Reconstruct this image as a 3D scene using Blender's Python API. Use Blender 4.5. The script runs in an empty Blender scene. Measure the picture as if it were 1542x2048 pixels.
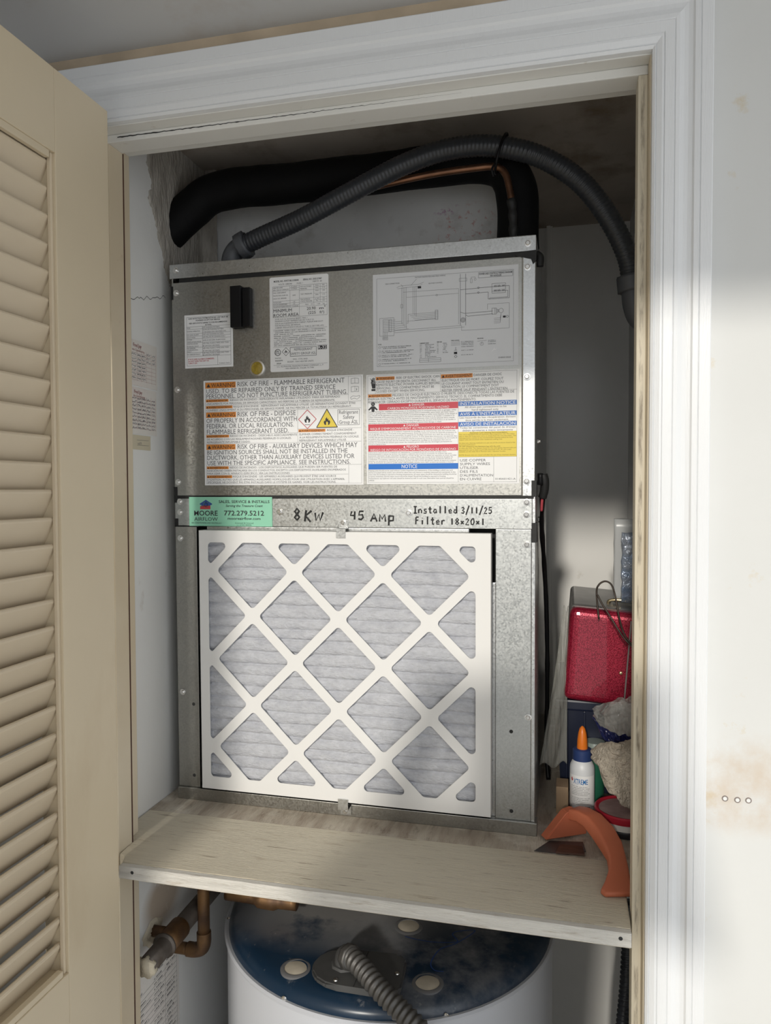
import bpy, bmesh, math, random
from mathutils import Vector, Matrix, noise
random.seed(7)
S = bpy.context.scene
COL = S.collection
ZD = 0.95            # height of the closet deck above the floor; shapes below are written from the deck up

# ------------------------------------------------------------------ camera
cam_d = bpy.data.cameras.new('camera'); cam = bpy.data.objects.new('camera', cam_d); COL.objects.link(cam)
cam_d.sensor_fit = 'HORIZONTAL'; cam_d.sensor_width = 36.0
cam_d.lens = 1495.1 / 1542 * 36.0
cam_d.clip_start = 0.02
yaw, pitch, roll = 0.2414, -0.0322, 0.0030
Rc = Matrix.Rotation(yaw, 3, 'Z') @ Matrix.Rotation(pitch, 3, 'X') @ Matrix.Rotation(roll, 3, 'Y')
M3 = Matrix((Rc.col[0], Rc.col[2], -Rc.col[1])).transposed()
cam.matrix_world = Matrix.Translation((0.66755, -1.18113, 0.54565 + ZD)) @ M3.to_4x4()
S.camera = cam

# ------------------------------------------------------------------ light
S.view_settings.view_transform = 'Standard'; S.view_settings.look = 'None'
S.view_settings.gamma = 1.0; S.view_settings.use_curve_mapping = False
S.view_settings.exposure = 0.0
W = bpy.data.worlds.new('world'); S.world = W; W.use_nodes = True
W.node_tree.nodes['Background'].inputs[0].default_value = (0.94, 0.97, 1.0, 1)      # open bright overcast side behind the camera
W.node_tree.nodes['Background'].inputs[1].default_value = 1.17
sun_d = bpy.data.lights.new('sun', 'SUN'); sun_d.energy = 1.85; sun_d.color = (1.0, 0.95, 0.86); sun_d.angle = math.radians(3.5)
sun_o = bpy.data.objects.new('sun', sun_d); COL.objects.link(sun_o); sun_o.location = (1, -4, 3)
sun_o.rotation_euler = Vector((.05, 1.0, -.34)).to_track_quat('-Z', 'Y').to_euler()

# ------------------------------------------------------------------ materials
def nodes(m): return m.node_tree.nodes, m.node_tree.links
def mat(name, col, rough=.6, metal=0., var=0., vscale=20., bump=0., bscale=80., col2=None, spec=.5, coat=0., stretch=None, alpha=None, sub=0.):
    m = bpy.data.materials.new(name); m.use_nodes = True
    N, L = nodes(m); b = N['Principled BSDF']
    b.inputs['Base Color'].default_value = (*col, 1)
    b.inputs['Roughness'].default_value = rough; b.inputs['Metallic'].default_value = metal
    b.inputs['Specular IOR Level'].default_value = spec; b.inputs['Coat Weight'].default_value = coat
    if alpha is not None: b.inputs['Alpha'].default_value = alpha
    if var or bump:
        tc = N.new('ShaderNodeTexCoord'); mp = N.new('ShaderNodeMapping'); L.new(tc.outputs['Object'], mp.inputs[0])
        if stretch: mp.inputs['Scale'].default_value = stretch
    if var:
        n = N.new('ShaderNodeTexNoise'); n.inputs['Scale'].default_value = vscale; n.inputs['Detail'].default_value = 6
        L.new(mp.outputs[0], n.inputs['Vector'])
        r = N.new('ShaderNodeValToRGB'); c2 = col2 or tuple(c * (1 - var) for c in col)
        r.color_ramp.elements[0].position = .35; r.color_ramp.elements[1].position = .65
        r.color_ramp.elements[0].color = (*c2, 1); r.color_ramp.elements[1].color = (*col, 1)
        L.new(n.outputs['Fac'], r.inputs[0]); L.new(r.outputs[0], b.inputs['Base Color'])
    if bump:
        n2 = N.new('ShaderNodeTexNoise'); n2.inputs['Scale'].default_value = bscale; n2.inputs['Detail'].default_value = 5
        L.new(mp.outputs[0], n2.inputs['Vector'])
        bp = N.new('ShaderNodeBump'); bp.inputs['Strength'].default_value = bump; bp.inputs['Distance'].default_value = .004
        L.new(n2.outputs['Fac'], bp.inputs['Height']); L.new(bp.outputs[0], b.inputs['Normal'])
    return m
def stain(m, col, scale, lo, hi, amount=1., stretch=(1, 1, 1), centre=None, radius=None, detail=8):
    """adds a layer of blotches of colour col over whatever feeds Base Color; centre/radius keeps it in one place"""
    N, L = nodes(m); b = N['Principled BSDF']; inp = b.inputs['Base Color']
    mix = N.new('ShaderNodeMix'); mix.data_type = 'RGBA'
    if inp.is_linked: L.new(inp.links[0].from_socket, mix.inputs[6])
    else: mix.inputs[6].default_value = inp.default_value
    mix.inputs[7].default_value = (*col, 1)
    tc = N.new('ShaderNodeTexCoord'); mp = N.new('ShaderNodeMapping'); mp.inputs['Scale'].default_value = stretch
    mp.inputs['Location'].default_value = (random.random() * 9, random.random() * 9, random.random() * 9)
    L.new(tc.outputs['Object'], mp.inputs[0])
    n = N.new('ShaderNodeTexNoise'); n.inputs['Scale'].default_value = scale; n.inputs['Detail'].default_value = detail
    n.inputs['Roughness'].default_value = .65
    L.new(mp.outputs[0], n.inputs['Vector'])
    mr = N.new('ShaderNodeMapRange'); mr.inputs['From Min'].default_value = lo; mr.inputs['From Max'].default_value = hi
    mr.inputs['To Max'].default_value = amount
    L.new(n.outputs['Fac'], mr.inputs[0]); out = mr.outputs[0]
    if centre:
        d = N.new('ShaderNodeVectorMath'); d.operation = 'SUBTRACT'; L.new(tc.outputs['Object'], d.inputs[0]); d.inputs[1].default_value = centre
        dv = N.new('ShaderNodeVectorMath'); dv.operation = 'DIVIDE'; L.new(d.outputs[0], dv.inputs[0]); dv.inputs[1].default_value = radius
        ln = N.new('ShaderNodeVectorMath'); ln.operation = 'LENGTH'; L.new(dv.outputs[0], ln.inputs[0])
        fr = N.new('ShaderNodeMapRange'); fr.inputs['From Min'].default_value = 1.0; fr.inputs['From Max'].default_value = .55
        L.new(ln.outputs[1], fr.inputs[0])
        mu = N.new('ShaderNodeMath'); mu.operation = 'MULTIPLY'; L.new(out, mu.inputs[0]); L.new(fr.outputs[0], mu.inputs[1]); out = mu.outputs[0]
    L.new(out, mix.inputs[0]); L.new(mix.outputs[2], inp)
    return m

def galv(name, col, rough=.42, metal=.85):
    m = mat(name, col, rough, metal); N, L = nodes(m); b = N['Principled BSDF']
    tc = N.new('ShaderNodeTexCoord')
    v = N.new('ShaderNodeTexVoronoi'); v.inputs['Scale'].default_value = 420; L.new(tc.outputs['Object'], v.inputs['Vector'])
    mr = N.new('ShaderNodeMapRange'); mr.inputs['To Min'].default_value = .86; mr.inputs['To Max'].default_value = 1.08
    L.new(v.outputs['Color'], mr.inputs[0])
    n = N.new('ShaderNodeTexNoise'); n.inputs['Scale'].default_value = 9; n.inputs['Detail'].default_value = 4; L.new(tc.outputs['Object'], n.inputs['Vector'])
    mr2 = N.new('ShaderNodeMapRange'); mr2.inputs['To Min'].default_value = .88; mr2.inputs['To Max'].default_value = 1.06; L.new(n.outputs['Fac'], mr2.inputs[0])
    mu = N.new('ShaderNodeMath'); mu.operation = 'MULTIPLY'; L.new(mr.outputs[0], mu.inputs[0]); L.new(mr2.outputs[0], mu.inputs[1])
    vm = N.new('ShaderNodeVectorMath'); vm.operation = 'SCALE'; vm.inputs[0].default_value = col; L.new(mu.outputs[0], vm.inputs['Scale'])
    L.new(vm.outputs[0], b.inputs['Base Color'])
    r = N.new('ShaderNodeMapRange'); r.inputs['To Min'].default_value = rough - .08; r.inputs['To Max'].default_value = rough + .1
    L.new(v.outputs['Color'], r.inputs[0]); L.new(r.outputs[0], b.inputs['Roughness'])
    return m

M = {}
M['casing'] = mat('white_gloss_paint', (.81, .82, .83), .33, bump=.12, bscale=60, stretch=(12, 12, 1))
M['jamb'] = stain(mat('old_cream_paint', (.69, .61, .47), .5, var=.1, vscale=3, col2=(.60, .50, .35)), (.40, .31, .20), 30, .62, .80, .5)
M['stop'] = stain(mat('dirty_white_paint', (.74, .67, .53), .5, var=.08, vscale=4), (.16, .12, .08), 120, .46, .66, .8, (1, 1, .16), (.7522, -.207, .2), (.0032, .2, 9))
M['headstop'] = stain(mat('cracked_white_paint', (.79, .78, .74), .5, var=.06, vscale=4), (.45, .36, .25), 40, .64, .78, .6)
M['wall'] = stain(stain(mat('off_white_wall_paint', (.71, .71, .69), .55, var=.05, vscale=3, bump=.1, bscale=35), (.62, .50, .30), 14, .64, .74, .7),
                  (.58, .44, .30), 9, .45, .62, .55, centre=(.87, -.225, .19), radius=(.09, .4, .07))
M['ceiling'] = stain(mat('ceiling_paint', (.56, .56, .56), .8, var=.06, vscale=2), (.40, .30, .22), 5, .55, .75, .5)
M['bare'] = mat('bare_tan_drywall', (.62, .50, .36), .8, var=.25, vscale=14)
M['door'] = stain(mat('cream_door_paint', (.665, .565, .405), .42, var=.06, vscale=4), (.50, .38, .24), 5, .58, .80, .5, (1, 1, .4))
M['slat'] = stain(mat('cream_slat_paint', (.665, .56, .41), .45, var=.07, vscale=8), (.46, .36, .26), 12, .60, .8, .5)
M['closet'] = stain(stain(mat('closet_wall_paint', (.84, .84, .82), .5, var=.06, vscale=4, bump=.25, bscale=25), (.42, .36, .28), 18, .64, .78, .6, (1, 1, .5)), (.2, .17, .14), 60, .72, .78, .7)
stain(M['closet'], (.45, .36, .27), 14, .34, .44, .9, (1, 1, 1), (-.025, -.015, -.175), (.2, .075, .055))
M['backwall'] = stain(mat('glossy_closet_panel', (.92, .905, .87), .22, var=.05, vscale=2), (.40, .32, .22), 10, .66, .8, .5)
M['closet_ceiling'] = stain(mat('closet_ceiling_board', (.52, .46, .40), .8, var=.2, vscale=6), (.20, .14, .08), 7, .5, .7, .8)
M['plaster'] = mat('rough_plaster', (.50, .47, .42), .85, var=.4, vscale=30, bump=.9, bscale=110, col2=(.33, .30, .26), stretch=(1, 2.5, .6))
M['plenum'] = stain(stain(mat('painted_duct_board', (.68, .68, .67), .5, var=.12, vscale=9, bump=.3, bscale=30), (.40, .38, .36), 22, .55, .72, .6), (.50, .14, .13), 90, .56, .64, .65, (1, 1, 1), (.49, .166, 1.0), (.07, .3, .06))
stain(M['plenum'], (.50, .14, .13), 90, .56, .64, .6, (1, 1, 1), (.25, .166, .965), (.16, .3, .02))
stain(M['plenum'], (.38, .12, .30), 90, .54, .62, .6, (1, 1, 1), (.45, .166, 1.045), (.03, .3, .012))
M['floor'] = mat('pale_tile', (.58, .56, .52), .6, var=.12)  # pale tone so the unseen floor bounces light into the closet
M['ply'] = stain(stain(mat('worn_plywood', (.58, .52, .43), .75, var=.3, vscale=10, bump=.5, bscale=60, stretch=(7, 1.2, 2), col2=(.42, .35, .28)), (.20, .15, .11), 16, .55, .72, .8, (5, 1.2, 1)), (.74, .69, .60), 9, .52, .60, .7)
def wood_paint():
    m = stain(stain(mat('chipped_cream_shelf_paint', (.77, .70, .56), .55, bump=.6, bscale=30, stretch=(2, 40, 20), var=.08, vscale=6), (.50, .41, .30), 16, .58, .70, .7, (1, 7, 3)),
              (.26, .19, .13), 24, .62, .68, .9, (.6, 12, 6))
    return m
M['shelf'] = wood_paint()
M['shelf_edge'] = stain(stain(mat('worn_white_shelf_edge', (.80, .77, .71), .55, bump=.6, bscale=30, stretch=(2, 40, 30), var=.15, vscale=8), (.45, .38, .30), 22, .58, .70, .6, (1, 6, 8)), (.24, .13, .08), 30, .70, .74, .9, (.6, 8, 8))
M['galv'] = galv('galvanised_steel', (.43, .425, .40), .36, 1.)
M['galv2'] = galv('lit_galvanised_steel', (.62, .63, .63), .34, 1.)  # lighter copy of the same steel, reflected brightness put into its colour
M['galv3'] = galv('part_lit_galvanised_steel', (.52, .53, .52), .38, 1.)  # in-between copy; light on middle strip and right post put into colour
M['steel'] = mat('screw_zinc', (.75, .74, .72), .25, 1.)
M['dark'] = mat('gap_shade_and_marks', (.03, .03, .03), .8)  # near-black, painted as shade in gaps and holes; also cracks, nail heads
M['black'] = mat('black_plastic', (.006, .006, .007), .45, spec=.25)
M['tape'] = mat('black_tape', (.012, .012, .012), .6, bump=.2)
M['foam'] = mat('black_pipe_foam', (.004, .004, .0045), .7, bump=.5, bscale=26, spec=.2)
M['conduit'] = mat('grey_flexible_conduit', (.035, .038, .044), .33)
M['conduit2'] = mat('grey_plastic_fitting', (.085, .09, .10), .45)
M['copper'] = mat('aged_copper', (.34, .17, .10), .38, .9, var=.4, vscale=20, col2=(.15, .08, .05))
M['copper2'] = mat('tarnished_brass_pipe', (.22, .12, .05), .5, .5, var=.5, vscale=30, col2=(.09, .05, .03))
M['iron'] = mat('rusty_grey_pipe', (.17, .15, .135), .65, .3, var=.5, vscale=25, col2=(.075, .055, .04))
M['sheet'] = mat('label_paper', (.90, .90, .90), .38)
M['wiresheet'] = mat('satin_diagram_film', (.74, .75, .77), .30)
M['ink'] = mat('black_ink', (.03, .03, .035), .6)
M['greyink'] = mat('grey_ink', (.14, .14, .15), .6)
M['orange'] = mat('orange_band', (.72, .26, .045), .4)
M['red'] = mat('red_band', (.62, .04, .07), .4)
M['redink'] = mat('red_ink', (.55, .08, .10), .6)
M['blue'] = mat('blue_band', (.03, .16, .52), .4)
M['notice'] = mat('notice_blue_band', (.0, .16, .62), .4)
M['yellow'] = mat('yellow_field', (.80, .62, .07), .45)
M['olive'] = mat('olive_ink', (.22, .17, .02), .6)
M['whiteink'] = mat('white_ink', (.88, .88, .9), .5)
M['mint'] = mat('mint_green_sticker', (.30, .66, .47), .4)
M['navy'] = mat('navy_logo', (.03, .08, .28), .5)
M['brick'] = mat('logo_red', (.50, .05, .06), .5)
M['marker'] = mat('black_marker', (.012, .012, .012), .5)
M['card'] = mat('filter_cardboard', (.86, .85, .83), .5)
M['media'] = stain(mat('pleated_filter_fibre', (.60, .61, .65), .95, var=.12, vscale=90, bump=.7, bscale=160, stretch=(1, 1, 2)), (.40, .41, .46), 40, .45, .70, .55, (1, 1, 1.6))
M['lens'] = mat('amber_lens', (.42, .30, .04), .25, var=.3, vscale=200, coat=.5)
def heater_lid():
    m = mat('navy_enamel_lid', (.009, .028, .058), .28)
    stain(m, (.24, .235, .23), 10, .30, .47, .95, centre=(-.10, .04, .73), radius=(.30, .25, .4))
    stain(m, (.26, .26, .27), 11, .46, .66, .7, centre=(.10, -.10, .73), radius=(.20, .22, .4))
    stain(m, (.30, .30, .30), 60, .62, .75, .5)
    N, L = nodes(m); b = N['Principled BSDF']
    return m
M['lid'] = heater_lid()
M['tank'] = mat('white_enamel_tank', (.62, .64, .69), .35, var=.04, vscale=3)
M['dust'] = mat('dusty_grey_plate', (.085, .085, .085), .7, var=.35, vscale=14)
M['cream'] = mat('cream_foam_plug', (.60, .54, .44), .8, var=.2, vscale=40)
M['ring'] = mat('grey_port_ring', (.16, .16, .165), .5)
M['flex'] = mat('dusty_flexible_metal', (.13, .125, .12), .5, .6)
def red_metal():
    m = mat('red_hammered_metal', (.42, .012, .04), .28, .35, coat=.4); N, L = nodes(m); b = N['Principled BSDF']
    tc = N.new('ShaderNodeTexCoord'); n = N.new('ShaderNodeTexVoronoi'); n.inputs['Scale'].default_value = 620; L.new(tc.outputs['Object'], n.inputs['Vector'])
    r = N.new('ShaderNodeValToRGB'); r.color_ramp.elements[0].color = (.58, .035, .08, 1); r.color_ramp.elements[1].color = (.22, .002, .02, 1); r.color_ramp.elements[1].position = .7
    L.new(n.outputs['Distance'], r.inputs[0]); L.new(r.outputs[0], b.inputs['Base Color'])
    bp = N.new('ShaderNodeBump'); bp.inputs['Strength'].default_value = .25; bp.inputs['Distance'].default_value = .001
    L.new(n.outputs['Distance'], bp.inputs['Height']); L.new(bp.outputs[0], b.inputs['Normal'])
    return m
M['redbox'] = red_metal()
M['greymetal'] = mat('worn_grey_metal', (.32, .31, .30), .4, .5, var=.3, vscale=20)
M['bluebin'] = mat('navy_plastic_bin', (.009, .014, .036), .4)
M['rust'] = mat('dark_bent_wire', (.07, .055, .045), .5, .6)
M['brass'] = mat('bright_brass', (.75, .62, .38), .25, .9)
M['orangep'] = mat('orange_plastic', (.64, .185, .095), .5, var=.12, vscale=9)
M['gluewhite'] = mat('white_bottle', (.72, .74, .76), .4)
M['gluecap'] = mat('blue_cap', (.025, .05, .16), .4)
M['nozzle'] = mat('orange_nozzle', (.80, .20, .02), .35)
M['glueblue'] = mat('glue_blue_ink', (.01, .16, .45), .5)
M['rag'] = stain(mat('beige_terry_cloth', (.68, .61, .51), .95, var=.25, vscale=120, bump=1., bscale=260), (.36, .29, .21), 15, .55, .75, .6)
M['redlid'] = mat('red_tub_lid', (.42, .015, .035), .4)
M['tub'] = mat('tub_body', (.80, .80, .78), .4)
M['tubdark'] = mat('tub_dark_band', (.02, .02, .025), .4)
M['lidtop'] = mat('dusty_tub_top', (.40, .28, .27), .6, var=.3, vscale=30)
M['green'] = mat('green_plastic', (.02, .14, .08), .4)
M['paleglass'] = mat('pale_green_lid', (.30, .36, .33), .4)
M['cardb'] = mat('brown_cardboard', (.34, .24, .15), .8, var=.2)
M['blade'] = mat('dull_blade_steel', (.16, .15, .15), .4, .6, var=.4, vscale=30)
M['brownwood'] = mat('dark_brown_wood', (.13, .065, .045), .6, var=.3, vscale=30, stretch=(1, 6, 1))
M['pkg'] = mat('grey_plastic_package', (.46, .47, .47), .3)
M['foil'] = mat('crinkled_clear_wrap', (.34, .37, .42), .12, .3, var=.35, vscale=50, bump=1., bscale=70, col2=(.16, .22, .32))
def clear_bag():
    m = mat('clear_plastic_bag', (.58, .58, .55), .10, var=.25, vscale=25, alpha=.36); return m
M['bag'] = clear_bag()
M['bag2'] = mat('hanging_clear_plastic', (.42, .42, .38), .12, bump=.8, bscale=60, stretch=(4, 4, .6), alpha=.38)
M['navyprint'] = mat('navy_bag_print', (.02, .025, .10), .3)
M['note'] = stain(mat('old_note_paper', (.76, .73, .68), .8), (.70, .58, .56), 8, .5, .75, .4)
M['yellownote'] = mat('yellowed_note_paper', (.62, .56, .42), .8)
M['pinkink'] = mat('faded_red_print', (.38, .17, .17), .8)
M['pen'] = mat('pen_scribble', (.10, .10, .14), .8)
M['plug'] = mat('dull_wall_anchor', (.26, .22, .20), .5)
M['pipewhite'] = mat('chipped_pipe_insulation', (.62, .56, .44), .9, bump=.8, bscale=60)
M['skin'] = mat('skin', (.5, .33, .25), .6)
M['shirt'] = mat('grey_work_shirt', (.40, .40, .40), .9)

# ------------------------------------------------------------------ helpers
def link(name, me, m=None, parent=None, smooth=False):
    o = bpy.data.objects.new(name, me); COL.objects.link(o)
    if m is not None:
        me.materials.clear(); me.materials.append(M[m] if isinstance(m, str) else m)
    if parent is not None: o.parent = parent
    if smooth:
        for p in me.polygons: p.use_smooth = True
    return o
def from_bm(name, bm, m, parent=None, smooth=False):
    bmesh.ops.recalc_face_normals(bm, faces=bm.faces)
    me = bpy.data.meshes.new(name); bm.to_mesh(me); bm.free()
    return link(name, me, m, parent, smooth)
def from_py(name, v, f, m, parent=None, smooth=False):
    me = bpy.data.meshes.new(name); me.from_pydata([tuple(a) for a in v], [], f); me.update()
    return link(name, me, m, parent, smooth)
def bm_box(bm, a, b):
    r = bmesh.ops.create_cube(bm, size=1)
    for v in r['verts']:
        v.co = Vector([(a[i] + b[i]) / 2 + v.co[i] * (b[i] - a[i]) for i in range(3)])
    return r['verts']
def box(name, a, b, m, parent=None, bevel=0., seg=2):
    bm = bmesh.new(); bm_box(bm, a, b)
    if bevel: bmesh.ops.bevel(bm, geom=bm.edges[:], offset=bevel, segments=seg, affect='EDGES', profile=.6)
    return from_bm(name, bm, m, parent)
def boxes(name, L, m, parent=None):
    bm = bmesh.new()
    for a, b in L: bm_box(bm, a, b)
    return from_bm(name, bm, m, parent)
def prism(name, poly, z0, z1, m, parent=None, bevel=0., axis='Z'):
    """polygon in plan, extruded from z0 to z1 along axis"""
    bm = bmesh.new()
    def P(p, z): return {'Z': (p[0], p[1], z), 'Y': (p[0], z, p[1]), 'X': (z, p[0], p[1])}[axis]
    lo = [bm.verts.new(P(p, z0)) for p in poly]; hi = [bm.verts.new(P(p, z1)) for p in poly]
    bm.faces.new(lo); bm.faces.new(hi[::-1]); n = len(poly)
    for i in range(n): bm.faces.new((lo[i], lo[(i + 1) % n], hi[(i + 1) % n], hi[i]))
    if bevel: bmesh.ops.bevel(bm, geom=bm.edges[:], offset=bevel, segments=2, affect='EDGES')
    return from_bm(name, bm, m, parent)
def lathe(name, prof, m, parent=None, n=40, centre=(0, 0, 0), axis='Z', smooth=True):
    v = []; f = []; k = len(prof)
    for i in range(n):
        a = 2 * math.pi * i / n
        for r, z in prof:
            p = (r * math.cos(a), r * math.sin(a), z)
            if axis == 'Y': p = (p[0], -p[2], p[1])
            if axis == 'X': p = (p[2], p[0], p[1])
            v.append((p[0] + centre[0], p[1] + centre[1], p[2] + centre[2]))
    for i in range(n):
        j = (i + 1) % n
        for q in range(k - 1): f.append((i * k + q, j * k + q, j * k + q + 1, i * k + q + 1))
    bm = bmesh.new(); vs = [bm.verts.new(x) for x in v]
    for q in f:
        try: bm.faces.new([vs[t] for t in q])
        except ValueError: pass
    bmesh.ops.remove_doubles(bm, verts=bm.verts, dist=1e-6)
    o = from_bm(name, bm, m, parent, smooth)
    if smooth:
        try: o.data.set_sharp_from_angle(angle=.7)
        except Exception: pass
    return o
def catmull(P, n):
    P = [Vector(p) for p in P]; P = [P[0] * 2 - P[1]] + P + [P[-1] * 2 - P[-2]]; out = []
    for i in range(1, len(P) - 2):
        for k in range(n):
            t = k / n; a, b, c, d = P[i - 1:i + 3]
            out.append(.5 * ((2 * b) + (c - a) * t + (2 * a - 5 * b + 4 * c - d) * t * t + (3 * b - a - 3 * c + d) * t ** 3))
    out.append(P[-2]); return out
def tube(name, P, r, m, parent=None, n=8, seg=14, rf=None, smooth=True, ends=True):
    C = catmull(P, n) if n > 1 else [Vector(p) for p in P]
    v = []; f = []; s = 0.
    t0 = (C[1] - C[0]).normalized(); up = t0.orthogonal().normalized()
    for i, c in enumerate(C):
        t = (C[min(i + 1, len(C) - 1)] - C[max(i - 1, 0)]).normalized()
        up = (up - t * up.dot(t)).normalized(); sd = t.cross(up)
        if i: s += (c - C[i - 1]).length
        for k in range(seg):
            a = 2 * math.pi * k / seg; rr = rf(s, a) if rf else r
            v.append(c + (up * math.cos(a) + sd * math.sin(a)) * rr)
    for i in range(len(C) - 1):
        for k in range(seg):
            k2 = (k + 1) % seg
            f.append((i * seg + k, i * seg + k2, (i + 1) * seg + k2, (i + 1) * seg + k))
    if ends:
        f.append(tuple(range(seg))[::-1]); f.append(tuple(range((len(C) - 1) * seg, len(C) * seg)))
    return from_py(name, v, f, m, parent, smooth)
def empty(name, loc=(0, 0, 0), rot=(0, 0, 0)):
    o = bpy.data.objects.new(name, None); COL.objects.link(o); o.location = loc; o.rotation_euler = rot
    o.empty_display_size = .05
    return o
def tag(o, label=None, cat=None, group=None, kind=None):
    if label: o['label'] = label
    if cat: o['category'] = cat
    if group: o['group'] = group
    if kind: o['kind'] = kind
    return o
def struct(o, label=None): return tag(o, label, None, None, 'structure')
def grid(name, fn, nu, nv, m, parent=None, smooth=True, solid=0.):
    v = [fn(i / nu, j / nv) for j in range(nv + 1) for i in range(nu + 1)]
    f = [(j * (nu + 1) + i, j * (nu + 1) + i + 1, (j + 1) * (nu + 1) + i + 1, (j + 1) * (nu + 1) + i) for j in range(nv) for i in range(nu)]
    o = from_py(name, v, f, m, parent, smooth)
    if solid:
        md = o.modifiers.new('thickness', 'SOLIDIFY'); md.thickness = solid; md.offset = 0
    return o

def lerp_tab(T, u):
    for (a_, x_), (b_, y_) in zip(T, T[1:]):
        if u <= b_: return x_ + (y_ - x_) * (u - a_) / (b_ - a_)
    return T[-1][1]

# ---- printed matter: flat inks on a sheet
TXT = bpy.data.curves.new('type', 'FONT'); TXT.resolution_u = 2
TXO = bpy.data.objects.new('type', TXT); COL.objects.link(TXO)
def glyphs(s, bold=False):
    TXT.body = s; TXT.offset = .012 if bold else 0.
    dg = bpy.context.evaluated_depsgraph_get(); dg.update()
    me = bpy.data.meshes.new_from_object(TXO.evaluated_get(dg))
    v = [(p.co.x, p.co.y) for p in me.vertices]; f = [tuple(p.vertices) for p in me.polygons]
    bpy.data.meshes.remove(me)
    return v, f
_v, _f = glyphs('H'); CAP = max(p[1] for p in _v)
class Sheet:
    """a paper sheet of size w x h; (u, v) run 0..1 from the top left corner"""
    def __init__(s, name, w, h, m, parent, place, thick=.0004, radius=0., label=None, outline=None):
        s.w, s.h, s.place = w, h, place; s.ink = {}
        if outline: P = [(a * w, b * h) for a, b in outline]
        elif radius:
            P = []
            for cx, cy, a0 in ((w - radius, radius, -90), (w - radius, h - radius, 0), (radius, h - radius, 90), (radius, radius, 180)):
                for k in range(5): a = math.radians(a0 + 22.5 * k); P.append((cx + radius * math.cos(a), cy + radius * math.sin(a)))
        else: P = [(0, 0), (w, 0), (w, h), (0, h)]
        bm = bmesh.new(); A = [bm.verts.new(place(x, y, thick)) for x, y in P]; B = [bm.verts.new(place(x, y, 0)) for x, y in P]
        bm.faces.new(A); bm.faces.new(B[::-1])
        for i in range(len(P)): bm.faces.new((A[i], A[(i + 1) % len(P)], B[(i + 1) % len(P)], B[i]))
        s.o = from_bm(name, bm, m, parent); s.t = thick
        if label: s.o['label'] = label
    def add(s, key, verts, faces, lift):
        V, F = s.ink.setdefault(key, ([], [])); b = len(V)
        for x, y in verts: V.append(s.place(x, y, s.t + lift))
        for f in faces: F.append(tuple(i + b for i in f))
    def rect(s, u0, v0, u1, v1, m, lift=.00015):
        key = (m, len(s.ink)) if m in ('orange', 'red', 'blue', 'notice', 'yellow') else m
        s.add(key, [(u0 * s.w, v0 * s.h), (u1 * s.w, v0 * s.h), (u1 * s.w, v1 * s.h), (u0 * s.w, v1 * s.h)], [(3, 2, 1, 0)], lift)
    def poly(s, P, m, lift=.00025):
        s.add(m, [(u * s.w, v * s.h) for u, v in P], [tuple(range(len(P)))[::-1]], lift)
    def line(s, u0, v0, u1, v1, m='ink', t=.0004, lift=.0002):
        a = Vector((u0 * s.w, v0 * s.h)); b = Vector((u1 * s.w, v1 * s.h)); d = b - a
        if d.length < 1e-9: return
        n = Vector((-d.y, d.x)).normalized() * t / 2
        s.add(m, [a - n, b - n, b + n, a + n], [(3, 2, 1, 0)], lift)
    def frame(s, u0, v0, u1, v1, m='ink', t=.0004):
        for q in ((u0, v0, u1, v0), (u1, v0, u1, v1), (u1, v1, u0, v1), (u0, v1, u0, v0)): s.line(*q, m, t)
    def path(s, P, m='ink', t=.0004, close=False):
        for a, b in zip(P, P[1:] + (P[:1] if close else [])): s.line(*a, *b, m, t)
    def circle(s, u, v, r, m='ink', t=.0004, n=20):
        P = [(u + r * math.cos(2 * math.pi * k / n) / s.w, v + r * math.sin(2 * math.pi * k / n) / s.h) for k in range(n)]
        s.path(P, m, t, True)
    def text(s, st, u0, v0, u1, v1, m='ink', bold=False, fit=True, lift=.0003, slant=0.):
        V, F = glyphs(st, bold)
        if not V: return
        x0 = min(p[0] for p in V); x1 = max(p[0] for p in V); ch = (v1 - v0) * s.h; sy = ch / CAP
        sx = (u1 - u0) * s.w / (x1 - x0) if fit else sy
        off = u0 * s.w if fit else (u0 + u1) / 2 * s.w - (x1 - x0) * sx / 2
        s.add(m, [(off + (p[0] - x0 + slant * p[1]) * sx, v1 * s.h - p[1] * sy) for p in V], F, lift)
    def para(s, lines, u0, u1, v0, v1, m='greyink', lens=None, size=.62):
        n = len(lines); dv = (v1 - v0) / n
        for k, t in enumerate(lines):
            e = u1 if lens is None else u0 + (u1 - u0) * lens[k]
            s.text(t, u0, v0 + dv * k + dv * (1 - size) * .5, e, v0 + dv * k + dv * (1 + size) * .5, m)
    def scrawl(s, u0, v0, u1, v1, m='pen', t=.0005, n=14):
        """an illegible line of small handwriting"""
        P = []
        for k in range(n): P.append((u0 + (u1 - u0) * (k + random.uniform(-.3, .3)) / n, random.uniform(v0, v1)))
        s.path(P, m, t)
    def fuzz(s, u0, v0, u1, v1, m='greyink'):
        """print too small to read: a row of broken short strokes"""
        u = u0; pitch = (v1 - v0) * s.h / s.w * .75
        while u < u1:
            if random.random() < .86:
                h = random.choice((0, .25)); s.rect(u, v0 + (v1 - v0) * h, u + pitch * .55, v1, m, .0003)
            u += pitch
    def done(s, names={}):
        for k, (V, F) in s.ink.items():
            k0 = k[0] if isinstance(k, tuple) else k
            o = from_py(names.get(k0, 'print'), V, F, k0, s.o)
            if k0 is k: o['kind'] = 'stuff'

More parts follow.
